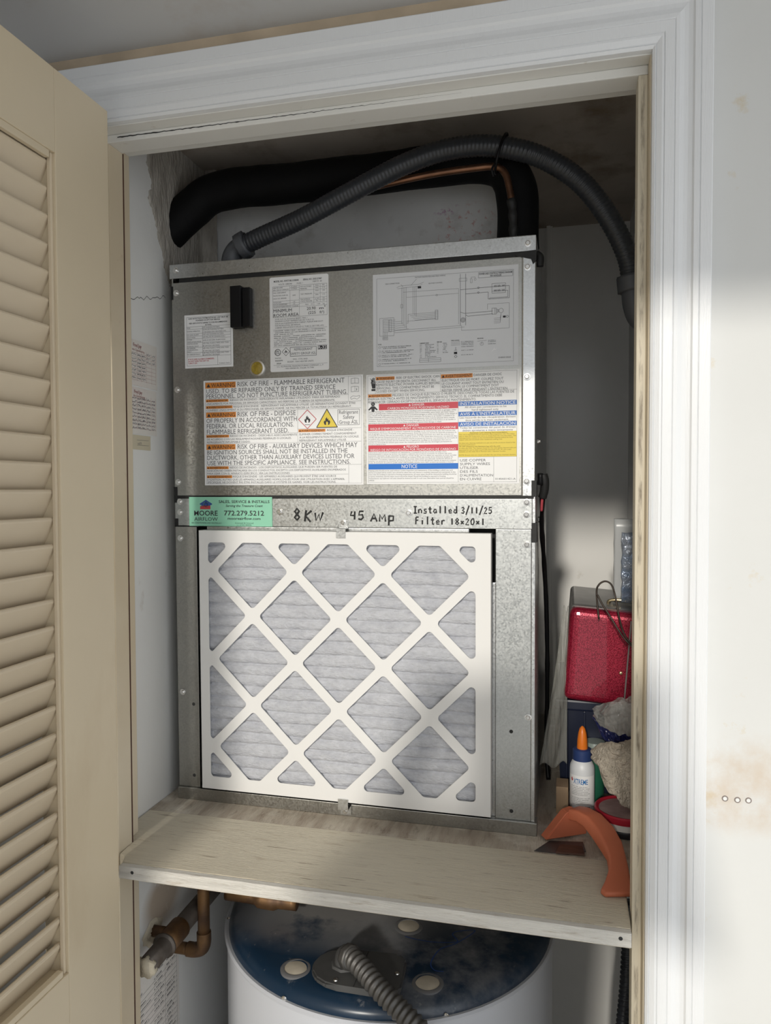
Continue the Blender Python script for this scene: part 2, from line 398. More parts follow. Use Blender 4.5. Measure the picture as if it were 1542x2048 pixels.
# ------------------------------------------------------------------ the setting
YW = -.225   # face of the room wall round the closet
struct(boxes('wall_front', [((.775, YW, -ZD), (2.6, -.137, 1.16)), ((-1.6, YW, -ZD), (-.013, -.137, 1.16)), ((-.013, YW, 1.075), (.775, -.137, 1.16))], 'wall'),
       'off-white painted wall around the closet opening')
struct(box('ceiling', (-1.6, -1.40, 1.16), (2.6, -.137, 1.24), 'ceiling'), 'grey-white room ceiling above the door casing')
struct(box('floor', (-1.6, -4.6, -ZD - .06), (2.6, .75, -ZD), 'floor'), 'pale floor')
struct(box('wall_left', (-.105, -.137, -ZD), (-.025, .65, 1.16), 'closet'), 'scuffed white closet side wall behind the louvered door')
struct(box('wall_side', (-.17, -2.4, -ZD), (-.072, YW, 1.16), 'wall'), 'unseen room wall set close behind the open louvered door to darken its gaps')  # added out of view; keeps the gaps between the slats dark
struct(box('wall_right', (.800, -.137, -ZD), (.88, .65, 1.16), 'closet'), 'closet side wall behind the right jamb')
struct(box('wall_back', (-.105, .65, -ZD), (.88, .72, 1.16), 'backwall'), 'glossy cream panel at the back of the closet')
struct(box('ceiling_closet', (-.105, -.137, 1.16), (.88, .72, 1.24), 'closet_ceiling'), 'brown stained closet ceiling')
o = struct(boxes('trim_1', [((.612, .636, 0), (.621, .65, 1.16)), ((.621, .641, 0), (.626, .65, 1.16))], 'backwall'), 'narrow moulding on the closet back panel')
struct(boxes('trim_2', [((-1.0, YW - .004, 1.142), (.9, YW, 1.16))], 'bare'), 'strip of bare tan drywall above the head casing')

# door jambs and stops
JL, JR, ZJ = .004, .7580, 1.0585
struct(box('trim_3', (JL - .017, -.2285, -ZD), (JL, -.137, ZJ), 'jamb', bevel=.001), 'cream left door jamb')
struct(box('trim_4', (JR, -.2285, -ZD), (JR + .017, -.137, ZJ), 'jamb', bevel=.001), 'cream right door jamb')
struct(box('trim_5', (JL - .017, -.2285, ZJ), (JR + .017, -.137, ZJ + .017), 'headstop', bevel=.001), 'white head jamb')
struct(box('trim_6', (JL, -.207, -ZD), (JL + .0115, -.172, ZJ - .0115), 'jamb', bevel=.0015), 'dirty cream door stop on the left jamb')
struct(box('trim_7', (JR - .0115, -.207, -ZD), (JR, -.172, ZJ - .0115), 'stop', bevel=.0015), 'dirty cream door stop on the right jamb')
struct(box('trim_8', (JL, -.207, ZJ - .0115), (JR, -.172, ZJ), 'headstop', bevel=.0015), 'white door stop under the head jamb')
for y_, nm in ((-.1716, 'trim_6'),):
    box('joint', (JL + .0003, y_, -ZD), (JL + .0122, y_ + .0012, ZJ - .012), 'brownwood', bpy.data.objects[nm])
# casings: a fluted profile swept up the side and across the head, mitred
PR = [(0, .004), (.006, .011), (.05, .013), (.058, .0125), (.066, .0114), (.076, .0125), (.16, .0145), (.192, .0145), (.202, .0135), (.212, .0148), (.362, .0152), (.374, .0140), (.388, .0152),
      (.45, .0148), (.53, .0128), (.60, .0122), (.67, .0132), (.70, .0156), (.785, .0162), (.797, .0149), (.81, .0162), (.985, .0165), (1, .0155), (1, 0)]
xi0, xi1, zi = JL - .001, JR + .0015, ZJ + .0015
WS, WH = .067, .080
def casing(name, pts_a, pts_b, label):
    v = list(pts_a) + list(pts_b); n = len(PR); f = [(i, i + 1, n + i + 1, n + i) for i in range(n - 1)]
    f += [(n - 1, 0, n, 2 * n - 1), tuple(range(n)), tuple(range(n, 2 * n))]
    bm = bmesh.new(); vs = [bm.verts.new(p) for p in v]
    for q in f: bm.faces.new([vs[i] for i in q])
    return struct(from_bm(name, bm, 'casing'), label)
cr = [(xi1 + d * WS, YW - t, zi + d * WH) for d, t in PR]; cl = [(xi0 - d * WS, YW - t, zi + d * WH) for d, t in PR]
casing('trim_9', [(xi1 + d * WS, YW - t, -ZD) for d, t in PR], cr, 'fluted white casing down the right of the opening')
casing('trim_10', cl, cr, 'fluted white casing across the head of the opening')
casing('trim_11', [(xi0 - d * WS, YW - t, -ZD) for d, t in PR], cl, 'fluted white casing behind the open door')
# crack in the paint along the head stop
bm = bmesh.new()
pts = [(.03 + .50 * k / 120, 1.0535 + .0012 * noise.noise((k * .7, 0, 3))) for k in range(121)]
V = []; F = []
for k, (x, z) in enumerate(pts):
    w = max(.00006, .0013 * (1 - k / 120) * (0.5 + abs(noise.noise((k * 1.3, 5, 0)))))
    V += [(x, -.2073, z - w), (x, -.2073, z + w)]
    if k: F.append((2 * k - 2, 2 * k, 2 * k + 1, 2 * k - 1))
bm.free()
from_py('paint_crack', V, F, 'dark', bpy.data.objects['trim_8'])

# louvered door, open at right angles to the wall
DX0, DX1, DY0, DY1, DZT, DZB = .026, .060, -1.03, -.275, 1.0545, -ZD + .012
door = struct(empty('door_1', (.043, -.275, DZB)), 'cream louvered door standing open at the left')
def dpart(name, a, b, m='door', bevel=.0012, parent=None):
    o = box(name, (a[0] - .043, a[1] + .275, a[2] - DZB), (b[0] - .043, b[1] + .275, b[2] - DZB), m, parent or door, bevel); return o
SW = .108
dpart('stile', (DX0, DY1 - SW, DZB), (DX1, DY1, DZT)); dpart('stile', (DX0, DY0, DZB), (DX1, DY0 + SW, DZT))
a, b = DY0 + SW, DY1 - SW
dpart('rail', (DX0, a, .953), (DX1, b, DZT)); dpart('rail', (DX0, a, -.185), (DX1, b, -.062)); dpart('rail', (DX0, a, DZB), (DX1, b, DZB + .2))
dpart('panel', (DX0 + .012, a, DZB + .2), (DX1 - .012, b, -.185))
for y0, y1 in ((b - .0045, b), (a, a + .0045)):      # stop beads at the sides of the louvers
    dpart('bead', (DX1 - .0095, y0, -.062), (DX1 - .0040, y1, .953), 'slat', .0012)
dpart('bead', (DX1 - .008, a + .009, .944), (DX1 - .0015, b - .009, .953), 'door', .001)
dpart('bead', (DX1 - .010, a + .009, -.062), (DX1 - .0015, b - .009, -.054), 'door', .001)
# a slat leans: its upper edge is at the front face, its lower edge at the back; the edges are rounded
ax, az = DX1 - .0135, 0.0; bx, bz = DX0 + .0035, -.0335
d = Vector((bx - ax, bz - az)).normalized(); nn = Vector((-d.y, d.x)); prof = []
for cx, cz, s in ((ax, az, -1), (bx, bz, 1)):
    for k in range(6):
        an = math.pi * k / 5; q = Vector((cx, cz)) + .0036 * (nn * math.cos(an) * (-s) + d * math.sin(an) * s); prof.append((q.x, q.y))
me_slat = None
zs = -.0284 - .0335
k = 0
while zs < .945:
    if me_slat is None:
        v = [(x - .043, a + .275, z) for x, z in prof] + [(x - .043, b + .275, z) for x, z in prof]; n = len(prof)
        f = [(i, (i + 1) % n, n + (i + 1) % n, n + i) for i in range(n)] + [tuple(range(n))[::-1], tuple(range(n, 2 * n))]
        sl = from_py('slat', v, f, 'slat', door); me_slat = sl.data
        bmx = bmesh.new(); bmx.from_mesh(me_slat); bmesh.ops.recalc_face_normals(bmx, faces=bmx.faces); bmx.to_mesh(me_slat); bmx.free()
    else:
        sl = link('slat', me_slat, None, door)
    sl.location = (random.uniform(-.0006, .0006), 0, zs - DZB + random.uniform(-.0008, .0008)); sl.rotation_euler = (0, random.uniform(-.012, .012), 0)
    zs += .0335; k += 1

# plaster filling the corner where the refrigerant line leaves
def plast(u, v):
    y = -.075 + .245 * u; z = .905 + .2545 * v
    yb = -.045 + .075 * (1 - v) ** 2 + .020 * noise.noise((v * 7, 1, 3)) + .006 * noise.noise((v * 40, 2, 3))
    edge = .5 + .5 * math.tanh((y - yb) * 260)
    return (-.0268 + .0040 * edge + (.0014 * noise.noise((u * 30, v * 16, 2)) + .0008 * noise.noise((u * 110, v * 16, 5))) * edge, y, z)
grid('plaster_patch', plast, 90, 80, 'plaster', bpy.data.objects['wall_left'])
def plast2(u, v):
    x = -.026 + .030 * u; z = .90 + .26 * v
    return (x, .160 + .0025 * noise.noise((u * 6, v * 24, 4)) - .010 * math.exp(-((v - .5) / .3) ** 2) * (1 - u), z)
grid('plaster_patch', plast2, 24, 50, 'plaster', bpy.data.objects['wall_left'])
# a crack in the side wall
V = []; F = []; y = -.09
for k in range(26):
    yy = -.10 + .115 * k / 25; zz = .852 + .030 * k / 25 + .007 * noise.noise((k * .45, 3, 1)) + .002 * noise.noise((k * 1.9, 3, 9)); w = .0005
    V += [(-.0248, yy, zz - w), (-.0248, yy, zz + w)]
    if k: F.append((2 * k - 2, 2 * k, 2 * k + 1, 2 * k - 1))
from_py('wall_crack', V, F, 'dark', bpy.data.objects['wall_left'])

# ------------------------------------------------------------------ shelf the unit stands on
sh = tag(empty('wooden_shelf', (.35, -.1, 0)), 'chipped cream painted wooden shelf across the closet under the air handler', 'shelf')
def off(o): o.location = o.location - sh.location; return o
off(prism('front_board', [(.036, -.2300), (.744, -.2300), (.744, -.06), (-.023, -.06), (-.023, -.136), (.0055, -.136), (.0055, -.171), (.0170, -.171), (.0170, -.2085), (.030, -.212)], -.0185, .0006, 'shelf', sh, .0012))
off(box('front_edge', (.0365, -.2395, -.0180), (.7438, -.2302, .0003), 'shelf_edge', sh, .0008))
off(box('plywood_deck', (-.024, -.06, -.0185), (.799, .649, 0), 'ply', sh))
off(box('under_strip', (.020, -.222, -.029), (.744, -.190, -.0187), 'shelf', sh, .001))
off(box('under_strip', (.010, -.13, -.060), (.04, .6, -.0187), 'brownwood', sh, .001))
for x, y in ((.058, -.2396), (.731, -.2396)):
    off(lathe('nail_head', [(0, .0006), (.0022, .0004), (.0026, 0)], 'dark', sh, 10, (x, y, -.0075), 'Y'))

# ------------------------------------------------------------------ air handler
U = tag(empty('air_handler', (0, 0, .0006), (.0069, 0, -.0038)), 'galvanised steel air handler covered in warning labels on the closet shelf', 'air handler')
box('cabinet_body', (.001, .030, .001), (.615, .5, .926), 'galv', U)
box('cavity_shade', (.040, .0295, .021), (.5547, .031, .480), 'dark', U)  # thin dark sheet standing in for the shade around the filter
box('side_panel', (.0, .0005, .0), (.0025, .5, .927), 'galv', U); box('side_panel', (.6135, .0005, .0), (.616, .5, .927), 'galv2', U)
box('top_cap', (-.003, -.002, .9055), (.6165, .5, .9295), 'galv2', U, .0012)
box('gasket', (.014, .0005, .897), (.612, .03, .9058), 'tape', U)
box('upper_panel', (.0, -.0003, .5325), (.5955, .03, .8985), 'galv', U, .0008)
prism('panel_flange', [(.5957, -.0010), (.5975, -.0018), (.6150, -.0018), (.6165, 0), (.6165, .03), (.5957, .03)], .5325, .8985, 'galv2', U)
box('seam_tape', (.0, -.0006, .5275), (.614, .02, .5328), 'tape', U)
box('middle_strip', (.0, -.0004, .4803), (.6115, .025, .5276), 'galv3', U, .0008)
box('strip_fold', (.17, -.0007, .5148), (.598, .002, .5152), 'galv2', U)
box('strip_flange', (.6117, -.0004, .4803), (.6165, .025, .5276), 'galv2', U, .0006)
box('filter_rail', (.060, -.0002, .4738), (.514, .018, .4800), 'galv2', U, .0015)
box('left_post', (.0, -.0002, .0205), (.0405, .028, .4800), 'galv', U, .0008)
box('right_post', (.5555, -.0002, .0205), (.6105, .028, .4800), 'galv3', U, .0008)
box('post_flange', (.6108, -.0009, .0205), (.6165, .028, .4800), 'galv2', U, .0008)
box('inner_post', (.5465, .006, .0205), (.5550, .028, .395), 'galv2', U, .0006)
box('base_rail', (.0, -.005, -.0004), (.6205, .02, .0203), 'galv', U, .001)
# tape ends at the seams
for a, b in (((-.0015, -.0012, .5205), (.0052, .01, .5480)), ((-.001, -.0012, .4785), (.0060, .01, .4930)), ((.0, -.0012, .4785), (.045, .0, .4812)),
             ((.6105, -.0022, .5310), (.6185, .02, .5560)), ((.6110, -.0022, .4600), (.6190, .02, .4905)), ((-.0022, -.0006, .870), (.003, .012, .893))):
    box('tape', a, b, 'tape', U, .0005)
prism('tape', [(.585, .900), (.596, .905), (.617, .906), (.617, .890), (.612, .885), (.609, .893), (.600, .8955)], -.0035, .002, 'tape', U, axis='Y')
tube('sealant', [(.6165, .015, .905), (.622, .012, .898), (.621, .012, .885)], .006, 'tape', U, 6, 8)
# screws: hexagon washer heads
def screw_mesh():
    bm = bmesh.new()
    def ring(r, y, n, ph=0): return [bm.verts.new((r * math.cos(2 * math.pi * k / n + ph), y, r * math.sin(2 * math.pi * k / n + ph))) for k in range(n)]
    A = ring(.0055, 0, 12); B = ring(.0054, -.0012, 12); Cc = ring(.0036, -.0013, 12); D = ring(.0035, -.0040, 12); Ee = ring(.0028, -.0046, 12)
    for P, Q in ((A, B), (B, Cc), (Cc, D), (D, Ee)):
        for i in range(12): bm.faces.new((P[i], P[(i + 1) % 12], Q[(i + 1) % 12], Q[i]))
    bm.faces.new(Ee)
    bmesh.ops.recalc_face_normals(bm, faces=bm.faces)
    me = bpy.data.meshes.new('screw'); bm.to_mesh(me); bm.free(); me.materials.append(M['steel']); return me
SM = screw_mesh()
for x, z in [(.0096, .9193), (.009, .8811), (.0085, .7157), (.0074, .5562), (.0100, .5222), (.0100, .5040), (.0099, .4586), (.01, .1883), (.6043, .9165), (.6038, .8811), (.6033, .7149), (.6034, .5552), (.6036, .5226), (.603, .5034), (.604, .4569), (.6064, .1865), (.1954, .5055), (.417, .5049)]:
    o = link('screw', SM, None, U); o.location = (x, -.0022 if z > .9 else (-.0018 if x > .596 and z > .53 else -.0005), z); o.rotation_euler = (0, random.random() * 6, 0)
for x, z in ((.0301, .1676), (.0294, .0413), (.5802, .1614), (.5808, .0343)):
    lathe('screw_hole', [(0, .0003), (.0024, .0003), (.0030, 0)], 'dark', U, 14, (x, -.0003, z), 'Y')
# black pull handle, amber sight lens, filter clips
h = box('handle', (.1166, -.017, .8136), (.1360, -.0003, .8820), 'black', U, .0012)
box('handle_lip', (.1362, -.012, .8150), (.1500, -.0003, .8795), 'black', h, .0012)
s_ = lathe('sight_lens', [(0, .0016), (.008, .0014), (.0108, .0008), (.0108, 0)], 'lens', U, 28, (.1575, -.0004, .7465), 'Y')
lathe('lens_ring', [(.0106, .0), (.0106, .0022), (.0135, .0018), (.0138, 0)], 'steel', s_, 28, (.1575, -.0004, .7465), 'Y')
c = boxes('filter_clip', [((.3000, -.0018, .4800), (.3150, -.0006, .4930)), ((.3000, -.0200, .4640), (.3160, -.0188, .4800)), ((.3000, -.0200, .4788), (.3155, -.0006, .4800))], 'galv2', U)
o = link('screw', SM, None, c); o.location = (.3075, -.0018, .4885); o.scale = (.8, 1, .8)
c = boxes('filter_clip', [((.3005, -.0075, .0035), (.3190, -.0052, .0180)), ((.3005, -.0205, .0165), (.3175, -.0052, .0180)), ((.3005, -.0215, .0170), (.3175, -.0200, .0345))], 'galv2', U)
o = link('screw', SM, None, c); o.location = (.309, -.0076, .009); o.scale = (.8, 1, .8)

# ---- labels
def on_unit(x0, ztop, y=-.0003): return lambda x, d, t: (x0 + x, y - t, ztop - d)
NM = dict(ink='black_print', greyink='small_print', orange='orange_band', red='red_band', blue='blue_band', notice='blue_band', yellow='yellow_field', whiteink='white_print', redink='red_print', olive='small_print', navy='logo', brick='logo', sheet='white_print', pinkink='red_print', pen='handwriting', glueblue='print')
def tri(s, u, v, k, m='ink'):
    s.poly([(u - k / s.w * .58, v + k / s.h * .5), (u, v - k / s.h * .5), (u + k / s.w * .58, v + k / s.h * .5)], m, .0003)
def band(s, u0, v0, u1, v1, word):
    s.rect(u0, v0, u1, v1, 'orange'); k = (v1 - v0) * s.h
    tw = k * .95 / s.w; tri(s, u0 + tw * .62, (v0 + v1) / 2, k * .62)
    s.text(word, u0 + tw * 1.15, v0 + (v1 - v0) * .17, u1 - .006, v1 - (v1 - v0) * .15, 'ink')
def flame(s, u, v, k, m='ink'):
    P = [(-.32, .42), (-.42, .1), (-.3, -.1), (-.22, .05), (-.18, -.3), (.0, -.5), (.02, -.22), (.14, -.34), (.2, -.05), (.32, -.12), (.42, .12), (.3, .42), (.12, .46), (.16, .2), (.0, .0), (-.14, .2), (-.1, .46)]
    V = [(u + a * k / s.w, v + b * k / s.h) for a, b in P]
    for i in range(1, len(V) - 1):
        pass
    C0 = (u, v + .46 * k / s.h)
    s.poly([V[0], V[1], V[2], V[3]], m); s.poly([V[0], V[3], V[4], V[15]], m); s.poly([V[4], V[5], V[6], V[14]], m); s.poly([V[4], V[14], V[15]], m)
    s.poly([V[6], V[7], V[8], V[14]], m); s.poly([V[8], V[9], V[10], V[11]], m); s.poly([V[8], V[11], V[12], V[13]], m); s.poly([V[8], V[13], V[14]], m); s.poly([V[0], V[15], V[16]], m)

# warning label about fire
s = Sheet('fire_warning_label', .2835, .1785, 'sheet', U, on_unit(.0580, .7290), label='white label with orange warnings about flammable refrigerant')
s.frame(.010, .012, .990, .985, 'greyink', .0003)
band(s, .012, .018, .210, .074, 'WARNING')
for t, u0, v0, u1, v1 in [
    ('RISK OF FIRE - FLAMMABLE REFRIGERANT', .222, .022, .890, .066), ('USED. TO BE REPAIRED ONLY BY TRAINED SERVICE', .018, .080, .835, .122), ('PERSONNEL. DO NOT PUNCTURE REFRIGERANT TUBING.', .018, .130, .907, .171),
    ('RISK OF FIRE - DISPOSE', .220, .306, .590, .350), ('OF PROPERLY IN ACCORDANCE WITH', .016, .362, .597, .404), ('FEDERAL OR LOCAL REGULATIONS.', .018, .414, .577, .456), ('FLAMMABLE REFRIGERANT USED.', .018, .468, .545, .510),
    ('RISK OF FIRE - AUXILIARY DEVICES WHICH MAY', .218, .612, .965, .656), ('BE IGNITION SOURCES SHALL NOT BE INSTALLED IN THE', .018, .666, .905, .706), ('DUCTWORK, OTHER THAN AUXILIARY DEVICES LISTED FOR', .018, .716, .947, .757), ('USE WITH THE SPECIFIC APPLIANCE. SEE INSTRUCTIONS.', .018, .768, .922, .808)]:
    s.text(t, u0, v0, u1, v1, 'greyink')
for t, u0, v0, u1 in [
    ('RIESGO DE INCENDIO - REFRIGERANTE INFLAMABLE UTILIZADO. PARA SER REPARADO', .172, .183, .862), ('ÚNICAMENTE POR PERSONAL DE SERVICIO CAPACITADO. NO PERFORE LA TUBERÍA DE REFRIGERANTE.', .016, .213, .832),
    ("RISQUE D'INCENDIE - RÉFRIGÉRANT INFLAMMABLE UTILISÉ. LES RÉPARATIONS DOIVENT ÊTRE", .195, .246, .955), ('CONFIÉES UNIQUEMENT À DU PERSONNEL DE SERVICE FORMÉ. NE PAS PERCER LA TUYAUTERIE DU RÉFRIGÉRANT.', .016, .274, .932),
    ('RIESGO DE INCENDIO - DESÉCHELO ADECUADAMENTE', .170, .523, .597), ('DE ACUERDO CON LAS REGLAMENTACIONES FEDERALES O LOCALES.', .018, .552, .562), ('REFRIGERANTE INFLAMABLE USADO.', .018, .580, .302),
    ("RISQUE D'INCENDIE -", .782, .488, .945), ('ÉLIMINER CORRECTEMENT CONFORMÉMENT', .612, .521, .960), ('À LA RÉGLEMENTATION FÉDÉRALE OU LOCALE.', .612, .550, .975), ('RÉFRIGÉRANT INFLAMMABLE UTILISÉ.', .612, .579, .900),
    ('RIESGO DE INCENDIO - LOS DISPOSITIVOS AUXILIARES QUE PUEDEN SER FUENTES DE', .165, .824, .842), ('IGNICIÓN NO DEBEN INSTALARSE EN LOS CONDUCTOS, EXCEPTO LOS DISPOSITIVOS AUXILIARES ENUMERADOS', .016, .852, .895), ('PARA USAR CON EL APARATO ESPECÍFICO. VEA LAS INSTRUCCIONES.', .016, .879, .552),
    ("RISQUE D'INCENDIE - LES APPAREILS AUXILIAIRES QUI PEUVENT ÊTRE UNE SOURCE", .185, .910, .835), ("D'IGNITION, AUTRES QUE LES APPAREILS AUXILIAIRES HOMOLOGUÉS POUR UNE UTILISATION AVEC L'APPAREIL", .016, .938, .888), ('SPÉCIFIQUE, NE DOIVENT PAS ÊTRE INSTALLÉS DANS LE SYSTÈME DE GAINES. VOIR LES INSTRUCTIONS.', .016, .964, .835)]:
    s.text(t, u0, v0, u1, v0 + .0175, 'greyink')
for u0, v0, u1, v1, w in [(.014, .180, .162, .205, 'ADVERTENCIA'), (.014, .242, .188, .268, 'AVERTISSEMENT'), (.014, .303, .210, .354, 'WARNING'), (.014, .519, .163, .544, 'ADVERTENCIA'), (.606, .484, .772, .510, 'AVERTISSEMENT'), (.014, .609, .204, .660, 'WARNING'), (.014, .820, .158, .846, 'ADVERTENCIA'), (.014, .906, .180, .932, 'AVERTISSEMENT')]:
    band(s, u0, v0, u1, v1, w)
for q in [(.012, .176, .913, .176), (.012, .238, .988, .238), (.012, .299, .988, .299), (.012, .515, .602, .515), (.602, .480, .988, .480), (.602, .299, .602, .604), (.012, .604, .988, .604), (.012, .815, .988, .815), (.012, .902, .910, .902), (.913, .012, .913, .238), (.912, .815, .912, .985)]:
    s.line(*q, 'greyink', .0003)
u, v, k = .662, .392, .0155
s.path([(u, v - k / s.h), (u + k / s.w, v), (u, v + k / s.h), (u - k / s.w, v)], 'redink', .0011, True); flame(s, u, v, .0125); s.line(u - .016, v + .05, u + .016, v + .05, 'ink', .0007)
u, v = .782, .392
s.poly([(u - .0185 / s.w, v + .0145 / s.h), (u, v - .0165 / s.h), (u + .0185 / s.w, v + .0145 / s.h)], 'yellow', .00012)
s.path([(u - .0180 / s.w, v + .0140 / s.h), (u, v - .0158 / s.h), (u + .0180 / s.w, v + .0140 / s.h)], 'ink', .0013, True); flame(s, u, v + .022, .0135)
s.frame(.848, .312, .978, .452, 'ink', .0005)
for i, t in enumerate(('Refrigerant', 'Safety', 'Group A2L')): s.text(t, (.856, .880, .856)[i], .320 + .045 * i, (.970, .948, .970)[i], .352 + .045 * i, 'greyink')
for v in (.055, .130):   # open book and manual icons
    s.path([(.930, v - .022), (.952, v - .026), (.974, v - .022), (.974, v + .024), (.952, v + .020), (.930, v + .024)], 'greyink', .0005, True); s.line(.952, v - .026, .952, v + .02, 'greyink', .0004)
s.text('i', .960, .118, .964, .142, 'ink')
s.path([(.925, .205), (.940, .190), (.960, .196), (.980, .188), (.982, .200), (.965, .222), (.948, .212), (.930, .222)], 'greyink', .0005, True)
s.done(NM)

# electric shock / carbon monoxide label
s = Sheet('electric_warning_label', .2445, .1765, 'sheet', U, on_unit(.3472, .7278), label='white label with red danger bands, blue notices and a yellow panel')
s.frame(.010, .010, .985, .985, 'greyink', .0003)
band(s, .065, .022, .192, .052, 'WARNING'); band(s, .500, .022, .705, .058, 'AVERTISSEMENT')
s.poly([(.025, .03), (.05, .06), (.038, .07), (.062, .1), (.05, .085), (.028, .075), (.04, .062)], 'ink')
for k in range(5): s.rect(.034 + .0062 * k, .045 - (.0, .012, .018, .014, -.015)[k], .0385 + .0062 * k, .09, 'ink')
s.poly([(.034, .085), (.064, .085), (.062, .125), (.040, .125)], 'ink'); s.rect(.035, .13, .062, .148, 'ink')
for t, u0, v0, u1 in [('RISK OF ELECTRIC SHOCK. CAN', .205, .026, .490), ('CAUSE INJURY OR DEATH. DISCONNECT ALL', .068, .058, .468), ('REMOTE ELECTRIC POWER SUPPLIES BEFORE', .068, .086, .492), ('SERVICING. THIS COMPARTMENT MUST BE', .068, .116, .455), ('CLOSED EXCEPT WHEN SERVICING.', .068, .144, .395),
                      ('DANGER DE CHOC', .712, .028, .890), ('ÉLECTRIQUE OU DE MORT. COUPEZ TOUT', .506, .066, .900), ('LE COURANT AVANT TOUT ENTRETIEN OU', .506, .096, .902), ('RÉPARATION. LE COMPARTIMENT DOIT', .506, .124, .872), ('RESTER FERMÉ SAUF PENDANT L’ENTRETIEN.', .506, .154, .930),
                      ('PELIGRO DE CHOQUE ELÉCTRICO O MUERTE. DESCONECTE TODAS LAS FUENTES DE', .178, .183, .968), ('ENERGÍA ELÉCTRICA ANTES DE MANTENIMIENTO SERVICIO TÉCNICO. EL COMPARTIMENTO DEBE', .012, .212, .893), ('PERMANECER CERRADO EXCEPTO DURANTE EL SERVICIO DE MANTENIMIENTO.', .012, .241, .728)]:
    s.text(t, u0, v0, u1, v0 + .021, 'greyink')
band(s, .012, .180, .172, .207, 'ADVERTENCIA')
s.line(.497, .012, .497, .176, 'greyink', .0003); s.line(.062, .012, .062, .176, 'greyink', .0003); s.line(.010, .176, .985, .176, 'greyink', .0003)
s.circle(.045, .268, .0022, 'ink', .0026, 12); s.poly([(.012, .318), (.034, .288), (.056, .288), (.078, .318), (.070, .326), (.056, .310), (.054, .338), (.036, .338), (.034, .310), (.018, .326)], 'ink')
CO = ['Special warning for installation of furnaces or air handling units in enclosed areas such as garages, utility', 'rooms or parking areas. Carbon monoxide producing devices (such as automobile, space heater, gas water heater,', 'etc.) should not be operated in enclosed areas such as unventilated garages or utility rooms because of the danger of', 'carbon monoxide (CO) poisoning resulting from the exhaust emissions. If a furnace or air handler is installed in an', 'enclosed area and a carbon monoxide producing device is operated therein, there must be adequate direct outside', 'ventilation. Carbon monoxide emissions can be (re)circulated throughout the structure if the furnace or air handler is', 'operating in any mode. CO can cause serious illness including permanent brain damage or death.']
FR = ["Avertissement spécial au sujet de l'installation d'appareils de chauffage ou de traitement d'air dans des endroits clos,", "tels les garages, les locaux d'entretien et les stationnements. Évitez de mettre en marche les appareils produisant du", "monoxyde de carbone (tels que les automobile, les appareils de chauffage autonome, etc.) dans des endroits non", "ventilés tels que les d'empoisonnement au monoxyde de carbone. Si vous devez faire fonctionner ces appareils dans", "un endroit clos, assurez-vous qu'il y ait une ventilation directe provenant de l'exterier. Les émissions de monoxyde de", "carbone peuvent être recircules dans les endroits clos, si l'appareil de chauffage ou de traitement d'air sont en", "marche. Le monoxyde de carbone peut causer des maladies graves telles que des dommages permanents au", "cerveau et meme la mort."]
ES = ["Advertencia especial para la instalación de calentadores o manejadoras de aire en áreas cerradas como", "estacionamientos o cuartos de servicio. Los equipos o aparatos que producen monóxido de carbono (tal como", "automóvil, calentador de gas, calentador de agua por medio de gas, etc.) no deben ser operados en áreas cerradas", "debido al riesgo de envenenamiento por monóxido de carbono (CO) que resulta de las emisiones de gases de", "combustión. Si el equipo o aparato se opera en dichas áreas, debe existir una adecuada ventilación directa al", "exterior. Las emisiones de monóxido de carbono pueden circular a través del aparato cuando se opera en cualquier", "modo. El monóxido de carbono puede causar enfermedades severas como daño cerebral permanente o muerte."]
NT = ["Heating units should not be used without routine inspection and maintenance. If the building in which any such", "device is located will be vacant, care should be taken that such device is routinely inspected and maintained. In the", "event that the building is exposed to freezing temperatures, all water pipes should be drained,the building should be", "properly winterized, and the water source should be closed. Should the building be exposed to freezing", "temperatures, any hydronic coil units should be drained as well. In such case, alternative heat sources should be", "utilized."]
for v0, v1, a_, b_, u0 in ((.268, .326, 'DANGER', 'CARBON MONOXIDE POISONING HAZARD', .085), (.452, .512, 'DANGER', "RISQUE D'EMPOISONNEMENT AU MONOXYDE DE CARBONE", .012), (.645, .702, 'PELIGRO', 'RIESGO DE INTOXICACIÓN POR MONÓXIDO DE CARBONO', .012)):
    s.rect(u0, v0, .612, v1, 'red'); m_ = (.085 + .612) / 2 if u0 > .05 else .312
    tri(s, m_ - .055, v0 + .016, .003, 'whiteink'); s.text(a_, m_ - .040, v0 + .006, m_ + .042, v0 + .026, 'whiteink'); hw = (.205, .285, .285)[(u0 < .05) + (a_ == 'PELIGRO')]
    s.text(b_, m_ - hw, v0 + .033, m_ + hw, v0 + .053, 'whiteink')
s.para(CO, .014, .606, .330, .450, lens=(.99, .97, 1, .97, .97, .98, .83)); s.text(CO[0][:1], .0, 0, .0001, .0001)
s.para(FR, .014, .606, .515, .645, lens=(.98, .99, .96, 1, 1, .93, .94, .2)); s.para(ES, .014, .606, .704, .812, lens=(.88, .94, .99, .95, .94, .99, .96))
s.rect(.012, .815, .612, .866, 'notice'); s.text('NOTICE', .238, .824, .342, .856, 'whiteink')
s.para(NT, .014, .606, .868, .975, lens=(.95, .98, .99, .87, .96, .065))
for v0, t in ((.268, 'INSTALLATION NOTICE'), (.360, "AVIS À L'INSTALLATEUR"), (.450, 'AVISO DE INSTALACIÓN')):
    s.rect(.614, v0, .984, v0 + .040, 'blue'); s.text(t, .624, v0 + .007, .976, v0 + .034, 'whiteink')
for t, u0, v0, u1 in (('All drain pan connections to be', .655, .312, .920), ('hand tightened only', .700, .336, .870), ('Les raccords du bac récupération doivent', .622, .404, .978), ('être serrés à la main seulement.', .660, .428, .935), ('Todas las conexiones del panel de drenaje', .622, .494, .978), ('deben apretarse a mano únicamente', .640, .518, .960)):
    s.text(t, u0, v0, u1, v0 + .016, 'greyink')
